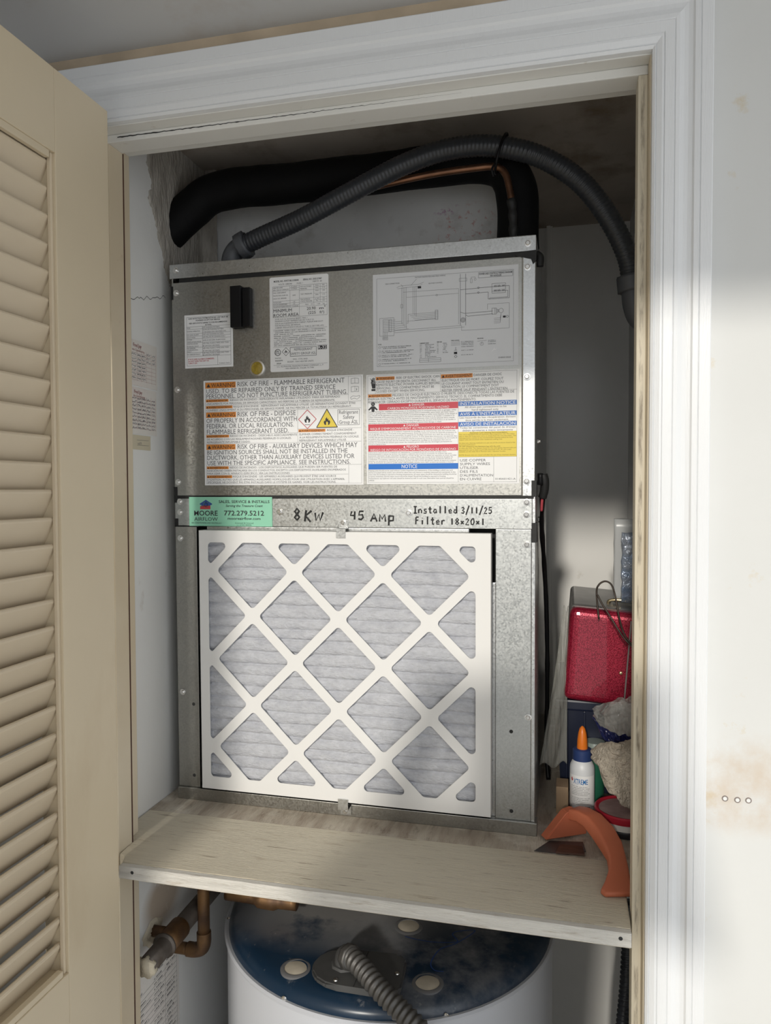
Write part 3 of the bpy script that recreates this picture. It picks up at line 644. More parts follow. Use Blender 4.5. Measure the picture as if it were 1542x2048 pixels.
s.rect(.614, .538, .984, .762, 'yellow'); s.text('Aluminum Coil Cleaning Recommendation', .685, .543, .925, .554, 'olive', True)
YL = ['This unit is equipped with an aluminum tube evaporator coil. The safest', 'way to clean the evaporator coil is to simply flush the coil with water. This', 'cleaning practice remains as the recommended cleaning method for both', 'copper tube and aluminum tube residential cooling coils.', None, 'An alternate cleaning method is to use one of the products listed in the', 'technical publication', 'TP-109* (shipped in the literature bag with the unit)', 'to clean the coils. The cleaners listed are the only agents deemed safe and', 'approved for use to clean round tube aluminum coils. TP-109 is also', 'available on the web site in Partner Link > Service Toolkit.', None, 'NOTE: Ensure coils are rinsed well after the use of any chemical cleaners.']
for k, t in enumerate(YL):
    if t: s.text(t, .617, .558 + .0152 * k, .617 + .363 * min(1, len(t) / 73), .558 + .0152 * k + .0095, 'olive', k == 7)
for k, t in enumerate(('USE COPPER', 'SUPPLY WIRES', 'UTILISER', 'DES FILS', "D'ALIMENTATION", 'EN CUIVRE')):
    s.text(t, .624, .780 + .0335 * k, (.790, .816, .742, .738, .836, .762)[k], .802 + .0335 * k, 'greyink')
s.text('0140A01421-A', .850, .950, .978, .966, 'greyink'); s.line(.612, .268, .612, .985, 'greyink', .0003); s.line(.840, .762, .840, .985, 'greyink', .0003); s.line(.612, .762, .985, .762, 'greyink', .0003)
s.done(NM)

# wiring diagram on satin film
s = Sheet('wiring_diagram_label', .2310, .1535, 'wiresheet', U, on_unit(.3590, .8870), label='grey wiring diagram label at the top right of the panel')
s.frame(.028, .045, .968, .955, 'greyink', .0003)
s.frame(.735, .055, .962, .108, 'greyink', .0004); s.text('POWER AND CONTROLS WIRING DIAGRAM', .740, .062, .958, .080, 'ink', True); s.text('AIR HANDLER', .812, .086, .888, .103, 'ink', True)
s.text('FIELD CONNECTIONS', .090, .098, .190, .110, 'greyink'); s.text('FACTORY SHOWN REQUIRES FIELD WIRING', .300, .052, .510, .064, 'greyink'); s.text('BLOWER CONTROL', .395, .122, .490, .134, 'greyink')
T = .00035
for u in (.205, .216, .228, .238): s.line(u, .150, u, .52 + (u - .2) * 1.5, 'greyink', T)
for u in (.285, .296, .307): s.line(u, .150, u, .43 + (u - .285) * 1.2, 'greyink', T)
s.path([(.170, .150), (.190, .135), (.330, .128), (.360, .110)], 'greyink', T); s.path([(.175, .160), (.330, .148), (.350, .130)], 'greyink', T); s.line(.200, .120, .215, .145, 'greyink', T); s.line(.310, .075, .270, .135, 'greyink', T); s.rect(.318, .150, .342, .172, 'ink')
s.path([(.216, .200), (.600, .200), (.600, .560)], 'greyink', T); s.line(.238, .255, .600, .248, 'greyink', T); s.circle(.450, .252, .0014, 'greyink', T, 10)
s.frame(.198, .325, .212, .360, 'greyink', T)
s.frame(.048, .455, .150, .640, 'greyink', T); s.frame(.072, .470, .112, .600, 'greyink', T); s.frame(.118, .470, .132, .600, 'greyink', T)
for k in range(7): s.line(.072, .485 + .017 * k, .112, .485 + .017 * k, 'greyink', T); s.line(.112, .480 + .019 * k, .160, .480 + .019 * k, 'greyink', T)
s.frame(.070, .655, .105, .680, 'greyink', T); s.text('MOTOR', .074, .661, .101, .674, 'greyink')
for k in range(4): s.line(.072 + .01 * k, .60, .072 + .01 * k, .655, 'greyink', T)
for k in range(5): s.path([(.160, .500 + .022 * k), (.205 + .012 * k, .498 + .020 * k)], 'greyink', T); s.line(.250 + .012 * k, .430 + .016 * k, .440, .425 + .016 * k, 'greyink', T)
s.path([(.238, .520), (.250, .520), (.250, .430)], 'greyink', T); s.line(.240, .500, .440, .492, 'greyink', T)
s.frame(.440, .405, .458, .500, 'greyink', .0005)
for k in range(5): s.line(.440, .421 + .016 * k, .458, .421 + .016 * k, 'greyink', T)
s.line(.150, .590, .620, .575, 'greyink', T); s.line(.150, .612, .640, .592, 'greyink', T)
for u in (.612, .648): s.line(u, .055, u, .575, 'greyink', .0006)
s.frame(.604, .100, .656, .130, 'greyink', T); s.frame(.680, .112, .692, .152, 'greyink', T); s.path([(.686, .112), (.686, .095), (.712, .095), (.712, .112)], 'greyink', T); s.circle(.712, .120, .0016, 'greyink', T, 10)
s.path([(.612, .215), (.740, .208), (.800, .206), (.940, .205), (.940, .325), (.800, .325), (.800, .255), (.648, .260)], 'greyink', .0006); s.frame(.825, .175, .915, .270, 'greyink', .0005); s.path([(.810, .330), (.810, .315), (.930, .315), (.930, .250), (.825, .250)], 'greyink', .0005)
for v in (.200, .245):
    for u0 in (.838, .862, .890): s.path([(u0 + .004 * k, v + (.010 if k % 2 else -.010)) for k in range(6)], 'greyink', .0005)
s.circle(.734, .206, .0013, 'greyink', .0006, 8); s.circle(.734, .254, .0013, 'greyink', .0006, 8)
s.path([(.795, .430), (.795, .375), (.940, .375), (.940, .625), (.620, .625), (.620, .575)], 'greyink', T)
s.path([(.612, .440), (.640, .455), (.830, .448)], 'greyink', .0006); s.path([(.648, .470), (.662, .485), (.830, .475)], 'greyink', .0006)
s.frame(.825, .420, .845, .480, 'greyink', .0005); s.frame(.845, .420, .855, .480, 'greyink', .0005); s.circle(.886, .448, .0034, 'greyink', .0005)
for k in range(4): s.line(.855, .430 + .013 * k, .872, .440 + .006 * k, 'greyink', .0005)
for k in range(4): s.path([(.838, .520 + .016 * k), (.880, .520 + .016 * k), (.886, .475)], 'greyink', T)
s.rect(.898, .500, .916, .520, 'ink'); s.path([(.927, .498), (.937, .510), (.927, .522), (.917, .510)], 'greyink', .0005, True)
for k in range(3): s.circle(.630, .520 + .0 * k, .0014 + .0012 * k, 'greyink', .0005, 10)
s.text('NOTES', .036, .722, .060, .732, 'ink', True)
for k in range(5):
    v = .752 + .0435 * k; s.circle(.046, v + .006, .0017, 'greyink', T, 10)
    for q in range(2 if k < 4 else 1): s.fuzz(.062, v - .003 + .016 * q, (.270, .290, .285, .270, .265)[k] - .03 * q, v + .006 + .016 * q)
s.text('COMPONENT LEGEND', .330, .730, .395, .741, 'ink', True); s.text('WIRE CODE', .450, .725, .485, .736, 'ink', True); s.text('WIRE CODING', .548, .718, .605, .729, 'ink', True); s.text('WIRE GROUND', .726, .710, .768, .721, 'ink', True)
for k in range(9):
    s.fuzz(.332, .750 + .0155 * k, .345, .757 + .0155 * k); s.fuzz(.368, .748 + .0155 * k, random.uniform(.40, .45), .756 + .0155 * k)
    if k < 7: s.fuzz(.452, .744 + .0155 * k, .460, .751 + .0155 * k); s.fuzz(.492, .742 + .0155 * k, random.uniform(.51, .525), .750 + .0155 * k)
s.frame(.330, .892, .478, .930, 'greyink', .0004); s.line(.392, .892, .392, .930, 'greyink', .0004); s.line(.330, .910, .478, .910, 'greyink', .0004)
for v in (.742, .757, .772): s.line(.548, v, .610, v - .003, 'greyink', T)
s.line(.580, .79, .580, .82, 'greyink', .0006); s.line(.570, .822, .590, .822, 'greyink', .0006); s.rect(.568, .838, .590, .862, 'ink'); s.path([(.580, .872), (.590, .886), (.580, .900), (.570, .886)], 'greyink', .0006, True)
for v, n_ in ((.735, 3), (.785, 1), (.822, 1), (.868, 1)):
    for q in range(n_): s.fuzz(.618, v + .015 * q, .700, v + .008 + .015 * q)
s.line(.728, .742, .790, .738, 'greyink', T); s.circle(.757, .770, .0026, 'greyink', T, 12); s.line(.757, .755, .757, .775, 'greyink', .0006)
for v in (.735, .748, .770): s.fuzz(.800, v, .850, v + .008)
s.text('0140A01300-B', .868, .908, .950, .924, 'greyink')
s.poly([(.82, .86), (.842, .81), (.846, .83), (.858, .815), (.85, .84), (.838, .838)], 'whiteink')
s.done(NM)

# rating plate
s = Sheet('rating_label', .1030, .1560, 'sheet', U, on_unit(.1810, .8950), radius=.003, label='white rating label with rounded corners and minimum room area')
s.text('MODEL NO. AWST18LU1308AB', .075, .036, .500, .053, 'ink', True); s.text('SERIAL NO. 2502157487', .575, .036, .890, .053, 'ink', True)
s.text('VOLTS  208/240', .155, .072, .385, .086, 'greyink'); s.text('PHASE  1', .470, .072, .570, .086, 'greyink'); s.text('HERTZ  60', .740, .063, .890, .078, 'greyink')
s.frame(.055, .100, .975, .425, 'ink', .0003)
for q in [(.350, .10, .350, .300), (.508, .10, .508, .425), (.755, .10, .755, .320), (.862, .10, .862, .285), (.055, .148, .508, .148), (.350, .122, .508, .122), (.055, .255, .508, .255), (.055, .280, .508, .280), (.055, .302, .508, .302), (.508, .155, .975, .155), (.508, .238, .975, .238), (.755, .128, .975, .128), (.755, .196, .975, .196), (.755, .262, .975, .262), (.508, .288, .975, .288), (.055, .326, .975, .322)]:
    s.line(*q, 'greyink', .0003)
for t, u0, v0, u1 in [('HEATER AMPS', .065, .108, .225), ('MIN. CIRCUIT AMPACITY', .065, .130, .335), ('MAX. OVERCURRENT', .065, .160, .285), ('PROTECTION FUSES OR', .065, .190, .315), ('HACR CKT. BREAKER', .065, .220, .290), ('MOTOR AMPS', .065, .262, .200), ('MOTOR HORSEPOWER', .065, .285, .300), ('MAXIMUM REFRIGERANT CHARGE', .065, .308, .490),
                      ('MAX ALLOWABLE', .525, .112, .715), ('PRESSURE', .525, .134, .640), ('TEST PRESSURE', .530, .190, .725), ('MAX EXTERNAL', .530, .246, .695), ('STATIC PRESSURE', .530, .266, .725), ('31.6/36.5', .372, .106, .470), ('41.0/46.0', .372, .128, .470), ('60/60', .395, .195, .445), ('1.8', .405, .262, .435), ('1/3', .405, .285, .435), ('PSIG', .782, .108, .838), ('MPa', .785, .134, .835), ('PSIG', .782, .162, .838), ('MPa', .785, .205, .835), ('in. WC', .775, .245, .845), ('Pa', .795, .267, .825), ('450', .895, .106, .935), ('3.10', .895, .132, .940), ('250', .900, .162, .940), ('1.72', .900, .205, .940), ('0.5', .905, .243, .935), ('125', .900, .266, .935), ('56.0', .610, .300, .660), ('OZ', .705, .300, .735), ('1.60', .810, .300, .860), ('kg', .905, .300, .935)]:
    s.text(t, u0, v0, u1, v0 + .012, 'greyink')
s.text('MINIMUM', .065, .338, .380, .372, 'ink'); s.text('ROOM AREA', .065, .386, .495, .420, 'ink'); s.text('20.90', .635, .335, .785, .364, 'ink'); s.text('m', .845, .340, .915, .364, 'ink', True); s.text('2', .925, .325, .950, .342, 'ink', True); s.text('(225', .660, .380, .785, .408, 'ink'); s.text('ft²)', .850, .380, .925, .408, 'ink')
for k, (t, e) in enumerate([('SCCR: 5 kA rms, Symmetrical @600V~ MAX. 1', .64), ('MAXIMUM OUTLET TEMPERATURE 200° F (93.3° C)', .75), ('0 IN (0 mm) CLEARANCE FROM CABINET, PLENUM AND DUCT.', .91), ('FOR INSTALLATION, SEE MANUAL.', .53), ('CABINET INSULATION R-VALUE 4.2, TUBE UL 207 TYPE: ATC', .92)]):
    s.text(t, .090, .437 + .0225 * k, e, .451 + .0225 * k, 'greyink')
s.line(.055, .555, .975, .552, 'greyink', .0003)
for k in range(9):
    s.fuzz(.068 if k % 3 else .068, .562 + .0195 * k, (.94, .95, .40, .945, .925, .79, .955, .945, .79)[k], .5715 + .0195 * k)
s.line(.055, .740, .975, .735, 'greyink', .0003)
s.circle(.130, .795, .0052, 'ink', .0009, 24); s.text('ETL', .095, .778, .165, .812, 'ink', True)
u, v, k = .272, .790, .0068
s.path([(u, v - k / s.h), (u + k / s.w, v), (u, v + k / s.h), (u - k / s.w, v)], 'ink', .0006, True); flame(s, u, v, .0055)
s.frame(.345, .750, .790, .842, 'ink', .0006); s.text('REFRIGERANT', .415, .760, .725, .784, 'greyink'); s.text('SAFETY GROUP A2L', .352, .803, .782, .827, 'greyink')
s.rect(.815, .742, .965, .782, 'ink'); s.text('R-32', .822, .747, .958, .776, 'whiteink', True)
s.text('Intertek', .085, .848, .190, .860, 'ink'); s.text('5023270', .085, .876, .215, .889, 'ink', True); s.text('2024', .110, .905, .185, .919, 'ink', True)
s.text('FAN - COIL AND', .395, .866, .640, .880, 'greyink'); s.text('ROOM - FAN HEATER UNITS', .300, .892, .740, .907, 'greyink'); s.line(.055, .930, .975, .928, 'greyink', .0003)
s.text('U.S. ALUMACOIL MANUFACTURING COMPANY, L. P.', .115, .938, .910, .953, 'greyink'); s.text('19001 KERMIER RD, WALLER, TX 77484', .260, .962, .745, .975, 'greyink')
s.done(NM)

# leak detection label
s = Sheet('leak_detection_label', .0900, .0905, 'sheet', U, on_unit(.0236, .8420), label='small white leak detection label at the left of the panel')
s.frame(.045, .045, .955, .955, 'ink', .0003)
for t, u0, v0, u1 in [('LEAK DETECTION SYSTEM INSTALLED. UNIT MUST BE', .085, .058, .905), ('POWERED EXCEPT FOR SERVICE.', .240, .096, .745), ('RED LED’S STATUS (REFER TO FOR RECOMMENDED', .100, .146, .890), ('ACTION)', .430, .186, .560)]: s.text(t, u0, v0, u1, v0 + .024, 'ink', True)
ROW = [('MODE', 'LED FLASHING PATTERN'), ('NORMAL OPERATION', 'SLOW LED FLASHING PATTERN|(3 SECONDS ON 3 SECONDS OFF)'), ('R32 LEAK ALARM', 'FAST LED FLASHING PATTERN'), ('DELAY MODE', 'LED WILL BE ON CONTINUOUSLY'), ('SYSTEM|VERIFICATION MODE', 'SAME AS R32 LEAK ALARM MODE'), ('CONTROL BOARD|INTERNAL FAULT', 'LED WILL FLASH 2 TIMES AND THEN|BE OFF FOR 5 SECONDS'), ('R32 SENSOR|COMMUNICATION|FAULT', 'LED WILL FLASH 3 TIMES AND THEN|BE OFF FOR 5 SECONDS'), ('R32 SENSOR FAULT', 'LED WILL FLASH 4 TIMES AND THEN|BE OFF FOR 5 SECONDS')]
v = .222; s.line(.375, .222, .375, .778, 'ink', .0003)
for r_, (A_, B_) in enumerate(ROW):
    hh = (.046, .082, .050, .050, .072, .090, .096, .070)[r_]
    s.line(.045, v, .955, v, 'ink', .0003)
    for T_, x0, sc in ((A_, .052, .0172), (B_, .382, .0172)):
        P_ = T_.split('|')
        for q, t in enumerate(P_):
            vv = v + hh * (q + .5) / len(P_); wdt = min(len(t) * sc, .56 if x0 > .3 else .315); s.text(t, x0, vv - .011, x0 + wdt, vv + .011, 'greyink')
    v += hh
s.line(.045, .778, .955, .778, 'ink', .0003); s.line(.685, .778, .685, .955, 'ink', .0003)
for k, (t, e) in enumerate((('IF R-32 LEAK ALARM IS DISMISSED,', .615), ('DO NOT OPEN THE UNIT OR', .50), ('TURN IT OFF.', .26))): s.text(t, .070, .822 + .037 * k, e, .846 + .037 * k, 'redink', True)
s.text('0140A01196-B', .715, .918, .925, .936, 'greyink')
s.done(NM)

# mint service sticker
s = Sheet('service_sticker', .1540, .0500, 'mint', U, on_unit(.0278, .5304, -.0012), label='mint green service sticker with house logo and phone number')
s.text('SALES, SERVICE & INSTALLS', .365, .115, .970, .205, 'ink', True); s.text('Serving the Treasure Coast', .448, .262, .888, .336, 'ink', True, slant=.22)
s.text('772.279.5212', .428, .470, .905, .630, 'ink', True); s.text('mooreairflow.com', .470, .690, .862, .775, 'ink', True); s.text('Licensed & Insured', .560, .865, .778, .905, 'ink'); s.text('Lic. # CAC1820506', .580, .935, .755, .972, 'ink')
s.text('MOORE', .062, .475, .350, .640, 'ink', True); s.text('AIRFLOW', .062, .700, .350, .820, 'ink'); s.text('AIR CONDITIONING AND HEATING,LLC', .025, .872, .395, .915, 'ink')
s.poly([(.130, .235), (.207, .095), (.285, .235), (.276, .275), (.262, .275), (.262, .300), (.152, .300), (.152, .275), (.139, .275)], 'navy', .0002)
s.poly([(.152, .300), (.262, .300), (.262, .420), (.136, .420), (.136, .310)], 'brick', .0002)
s.circle(.207, .265, .0045, 'mint', .0011, 20); s.path([(.136, .340), (.165, .310), (.190, .320)], 'mint', .0009); s.path([(.225, .330), (.238, .370), (.240, .420)], 'mint', .0009); s.circle(.207, .265, .0030, 'navy', .0012, 14)
s.done(dict(NM, mint='logo'))

# handwriting in black marker
ST = {'8': [[(.5, .5), (.15, .75), (.5, 1), (.85, .78), (.5, .5), (.1, .22), (.5, 0), (.9, .25), (.5, .5)]], 'K': [[(.1, 1), (.05, -.1)], [(.8, .95), (.1, .45), (.8, -.15)]], 'W': [[(0, .75), (.2, 0), (.5, .6), (.72, 0), (1, .8)]], '4': [[(.25, 1), (.05, .5), (.8, .5)], [(.75, 1), (.7, 0)]],
      '5': [[(.9, 1), (.25, 1), (.15, .55), (.7, .6), (.85, .25), (.5, 0), (.05, .08)]], 'A': [[(0, 0), (.5, 1), (.95, 0)], [(.2, .4), (.8, .4)]], 'M': [[(.05, 0), (.1, .9), (.45, .35), (.85, .9), (.95, 0)]], 'm': [[(.05, 0), (.1, .75), (.45, .35), (.8, .8), (.95, 0)]], 'p': [[(.2, .8), (.15, -.5)], [(.2, .75), (.85, .7), (.8, .15), (.2, .1)]],
      'I': [[(.1, 1), (.9, 1)], [(.5, 1), (.5, 0)], [(.1, 0), (.9, 0)]], 'n': [[(.1, .6), (.1, 0)], [(.1, .4), (.5, .62), (.85, .4), (.85, 0)]], 's': [[(.85, .6), (.3, .6), (.3, .35), (.8, .25), (.7, 0), (.1, .02)]], 't': [[(.45, 1), (.45, .1), (.8, 0)], [(.05, .65), (.85, .65)]], 'a': [[(.8, .55), (.3, .6), (.1, .25), (.4, 0), (.8, .3), (.8, .6), (.85, 0)]],
      'l': [[(.5, 1.1), (.5, 0)]], 'e': [[(.1, .3), (.85, .35), (.6, .62), (.15, .45), (.25, .05), (.85, .08)]], 'd': [[(.8, .45), (.3, .55), (.1, .2), (.5, 0), (.8, .3)], [(.8, 1.1), (.85, 0)]], '3': [[(.1, .9), (.6, 1), (.8, .75), (.35, .52), (.85, .3), (.6, 0), (.05, .1)]], '/': [[(.95, 1.3), (.05, -.25)]], '1': [[(.5, 1), (.5, 0)]], '2': [[(.1, .8), (.5, 1), (.8, .75), (.1, 0), (.9, 0)]],
      'F': [[(.2, 1), (.15, 0)], [(.2, 1), (.9, 1.02)], [(.18, .55), (.75, .58)]], 'i': [[(.5, .6), (.5, 0)], [(.5, .85), (.52, .92)]], 'r': [[(.2, .6), (.2, 0)], [(.2, .4), (.5, .6), (.9, .55)]], 'x': [[(.15, .6), (.85, .1)], [(.85, .6), (.15, .1)]], '0': [[(.5, 1), (.1, .6), (.2, .1), (.6, 0), (.9, .45), (.75, .95), (.5, 1)]]}
def hand(name, st, x0, x1, z0, z1, t, slant=0., drop=0.):
    cu = bpy.data.curves.new('stroke', 'CURVE'); cu.dimensions = '3D'; cu.bevel_depth = t; cu.bevel_resolution = 1
    n = len(st); cw = (x1 - x0) / n
    for i, ch in enumerate(st):
        for P in ST.get(ch, []):
            sp = cu.splines.new('POLY'); sp.points.add(len(P) - 1)
            for q, (a_, b_) in zip(sp.points, P):
                z = z0 + b_ * (z1 - z0) - drop * i / n
                q.co = (x0 + cw * (i + .08 + .78 * a_) + slant * (b_ - .5) * cw, -.0006, z, 1)
    ob = bpy.data.objects.new('stroke', cu); COL.objects.link(ob)
    dg = bpy.context.evaluated_depsgraph_get(); me = bpy.data.meshes.new_from_object(ob.evaluated_get(dg))
    for v in me.vertices: v.co.y = -.0006 + (v.co.y + .0006) * .25
    bpy.data.objects.remove(ob); o = link(name, me, 'marker', U); return o
hand('marker_writing', '8', .2195, .2330, .4920, .5110, .0021); hand('marker_writing', 'KW', .2385, .2735, .4915, .5085, .0020, .1)
hand('marker_writing', '45', .3175, .3440, .4935, .5070, .0017); hand('marker_writing', 'AMp', .3520, .3950, .4905, .5030, .0017)
hand('marker_writing', 'Installed', .4235, .4965, .5045, .5150, .0012); hand('marker_writing', '3/11/25', .5010, .5510, .5045, .5140, .0012)
hand('marker_writing', 'Filter', .4265, .4770, .4865, .4980, .0012); hand('marker_writing', '18x20x1', .4830, .5400, .4865, .4965, .0012)

# ------------------------------------------------------------------ air filter 18x20x1, clipped to the unit
FX, FZ, FW, FH, FD = .0545, .0295, .4955, .4450, .0185
A = tag(empty('air_filter', (FX, 0, FZ), U.rotation_euler), 'white cardboard framed pleated air filter with diamond lattice in front of the air handler', 'air filter')
def rounded(P, r):
    out = []; n = len(P)
    for i in range(n):
        a, b, c = Vector(P[i - 1]), Vector(P[i]), Vector(P[(i + 1) % n])
        d1 = (a - b); d2 = (c - b); l1, l2 = d1.length, d2.length; d1.normalize(); d2.normalize()
        ang = d1.angle(d2); t = min(r / math.tan(ang / 2), .48 * l1, .48 * l2); rr = t * math.tan(ang / 2)
        p1 = b + d1 * t; p2 = b + d2 * t; cen = b + (d1 + d2).normalized() * (rr / math.sin(ang / 2))
        a1 = math.atan2(*(p1 - cen).yx); a2 = math.atan2(*(p2 - cen).yx); da = (a2 - a1 + math.pi) % (2 * math.pi) - math.pi
        for k in range(7): th = a1 + da * k / 6; out.append((cen.x + rr * math.cos(th), cen.y + rr * math.sin(th)))
    return out
def clip(P, axis, val, keep_greater):
    out = []
    for i in range(len(P)):
        a, b = P[i - 1], P[i]; ia = (a[axis] >= val) == keep_greater; ib = (b[axis] >= val) == keep_greater
        if ia != ib:
            t = (val - a[axis]) / (b[axis] - a[axis]); out.append((a[0] + (b[0] - a[0]) * t, a[1] + (b[1] - a[1]) * t))
        if ib: out.append(b)
    return out
cu = bpy.data.curves.new('lattice', 'CURVE'); cu.dimensions = '2D'; cu.fill_mode = 'BOTH'; cu.extrude = .0006
def spl(P):
    sp = cu.splines.new('POLY'); sp.points.add(len(P) - 1); sp.use_cyclic_u = True
    for q, p in zip(sp.points, P): q.co = (p[0], p[1], 0, 1)
spl([(0, 0), (FW, 0), (FW, FH), (0, FH)])
G = .0755; CX, CZ = .1724, .2264; hd = G - .0110
i0, i1, j0, j1 = .0165, FW - .0235, .0215, FH - .0200
for i in range(-4, 6):
    for j in range(-4, 5):
        if (i + j) % 2 == 0: continue
        c = (CX + i * G, CZ + j * G); P = [(c[0] - hd, c[1]), (c[0], c[1] - hd), (c[0] + hd, c[1]), (c[0], c[1] + hd)]
        for ax_, val, kg in ((0, i0, True), (0, i1, False), (1, j0, True), (1, j1, False)): P = clip(P, ax_, val, kg) if P else P
        if len(P) >= 3:
            ar = abs(sum(P[k - 1][0] * P[k][1] - P[k][0] * P[k - 1][1] for k in range(len(P)))) / 2
            if ar > .0003: spl(rounded(P, .0065))
ob = bpy.data.objects.new('lattice', cu); COL.objects.link(ob); dg = bpy.context.evaluated_depsgraph_get()
me = bpy.data.meshes.new_from_object(ob.evaluated_get(dg)); bpy.data.objects.remove(ob)
me.transform(Matrix.Rotation(math.pi / 2, 4, 'X')); me.transform(Matrix.Translation((0, -FD, 0)))
link('lattice_face', me, 'card', A)
bm = bmesh.new()
for a_, b_ in (((0, -FD, 0), (.0012, .0008, FH)), ((FW - .0012, -FD, 0), (FW, .0008, FH)), ((0, -FD, 0), (FW, .0008, .0012)), ((0, -FD, FH - .0012), (FW, .0008, FH))): bm_box(bm, a_, b_)
from_bm('side_frame', bm, 'card', A)
def pleat(u, v):
    x = .006 + (FW - .012) * u; z = .006 + (FH - .012) * v; ph = z / .0200 + .22 * noise.noise((u * 2.5, v * 11, 0)) + .06 * noise.noise((u * 14, v * 20, 4))
    t = abs((ph % 1) - .5) * 2; depth = .6 + .6 * noise.noise((u * 3 + 7, math.floor(ph) * 3.7, 2))
    return (x, -FD + .0045 + .0052 * depth * t ** 5 + .0022 * t ** 2 + .0010 * noise.noise((x * 40, z * 70, 1)) + .0006 * noise.noise((x * 140, z * 180, 7)), z)
grid('pleated_media', pleat, 130, 300, 'media', A)

# ------------------------------------------------------------------ plenum and pipes above the unit
box_pl = tag(box('supply_plenum', (-.0245, .166, .9345), (.556, .52, 1.159), 'plenum', None, .003), 'white painted duct plenum box with faint red marks above the air handler', 'plenum')
wob = lambda s, a: .0335 + .0022 * noise.noise((s * 22, math.cos(a), math.sin(a)))
tag(tube('insulated_pipe', [(-.075, .050, .985), (-.045, .056, 1.008), (-.020, .061, 1.030), (.002, .066, 1.052), (.032, .070, 1.073), (.085, .073, 1.0835), (.17, .074, 1.082), (.35, .075, 1.083), (.47, .075, 1.086), (.545, .073, 1.078), (.575, .070, 1.045), (.584, .068, 1.0), (.585, .066, .932)], .033, 'foam', None, 12, 20, wob),
    'thick black foam insulated pipe bending from the air handler to the left wall', 'pipe')
cp = tag(tube('copper_pipe', [(.28, .040, 1.030), (.34, .0355, 1.043), (.437, .0300, 1.0525), (.519, .026, 1.0545), (.552, .024, 1.052), (.5665, .023, 1.040), (.573, .022, 1.018), (.578, .0215, .985), (.580, .022, .9335)], .0056, 'copper', None, 10, 12),
    'thin copper pipe bending down in front of the black insulation', 'pipe')
tube('dark_joint', [(.5762, .0216, .998), (.5785, .0215, .983), (.5798, .0217, .955), (.580, .022, .934)], .0072, 'tape', cp, 6, 12, lambda s, a: .0070 + .0008 * math.sin(s * 300))
cond = tag(empty('flexible_conduit', (.094, .03, .931)), 'grey ribbed flexible conduit arching over the air handler', 'conduit')
def pc(P): return [tuple(Vector(p) - Vector((.094, .03, .931))) for p in P]
tube('ribbed_hose', pc([(.1235, .026, .9655), (.16, .021, .976), (.227, .015, .995), (.30, .009, 1.022), (.358, .006, 1.0445), (.41, .004, 1.063), (.465, .004, 1.0765), (.515, .005, 1.080), (.560, .008, 1.0755), (.605, .013, 1.063), (.6357, .020, 1.0500), (.670, .026, 1.027), (.696, .032, 1.0020), (.722, .040, .967), (.742, .048, .932), (.755, .054, .900), (.761, .058, .868)]), .0165, 'conduit', cond, 44, 16, lambda s, a: .0160 + .00045 * math.sin(s * 2 * math.pi / .0062 + a))
tube('elbow', pc([(.0935, .03, .9305), (.095, .03, .945), (.103, .029, .957), (.116, .027, .9635)]), .0165, 'conduit2', cond, 8, 16)
tube('coupling_nut', pc([(.1130, .0272, .9615), (.1270, .0254, .9668)]), .0225, 'conduit2', cond, 6, 24, lambda s, a: .0222 + .0011 * math.cos(a * 12))
tube('coupling_nut', pc([(.7600, .0575, .876), (.7625, .0585, .852)]), .0225, 'conduit2', cond, 6, 24, lambda s, a: .0222 + .0011 * math.cos(a * 12))
tube('elbow', pc([(.7622, .0584, .854), (.765, .0595, .83), (.774, .062, .81), (.7995, .066, .80)]), .0175, 'conduit2', cond, 8, 16)
# strap holding conduit and pipe
P = []
for k in range(25):
    t = 2 * math.pi * k / 24; P.append((.5615 + .009 * math.sin(t), .0125 + .0225 * math.cos(t), 1.0665 + .0285 * math.sin(t)))
ct = tag(tube('cable_tie', P, .0022, 'black', None, 2, 8), 'black cable tie around the conduit and copper pipe', 'cable tie')
tube('tail', [(.554, -.004, 1.045), (.549, -.006, 1.037), (.551, -.004, 1.026)], .0018, 'black', ct, 6, 6)

# cable and connector at the right side of the unit
cb = tag(tube('black_cable', [(.6255, .045, .545), (.6245, .06, .515), (.6225, .10, .48), (.6245, .15, .42), (.6275, .19, .34), (.6290, .22, .24), (.6285, .24, .14), (.627, .24, .06), (.632, .22, .004)], .0042, 'black', None, 10, 8, lambda s, a: .0040 + .0012 * noise.noise((s * 30, 0, 0))),
    'dark cable hanging down the right side of the air handler', 'cable')
tube('wire_splice', [(.6265, .035, .566), (.6290, .036, .556), (.6285, .04, .542), (.6255, .045, .530)], .007, 'tape', cb, 6, 10)
tube('wire_splice', [(.6225, .030, .568), (.6225, .032, .550)], .0045, 'black', cb, 3, 8)
tube('red_wire', [(.6265, .042, .536), (.6245, .047, .522), (.6235, .055, .508)], .0024, 'redink', cb, 6, 6)
for y, z in ((.08, .62), (.12, .49)):
    o = link('screw', SM, None, U); o.location = (.6162, y, z); o.rotation_euler = (0, 0, math.pi / 2)

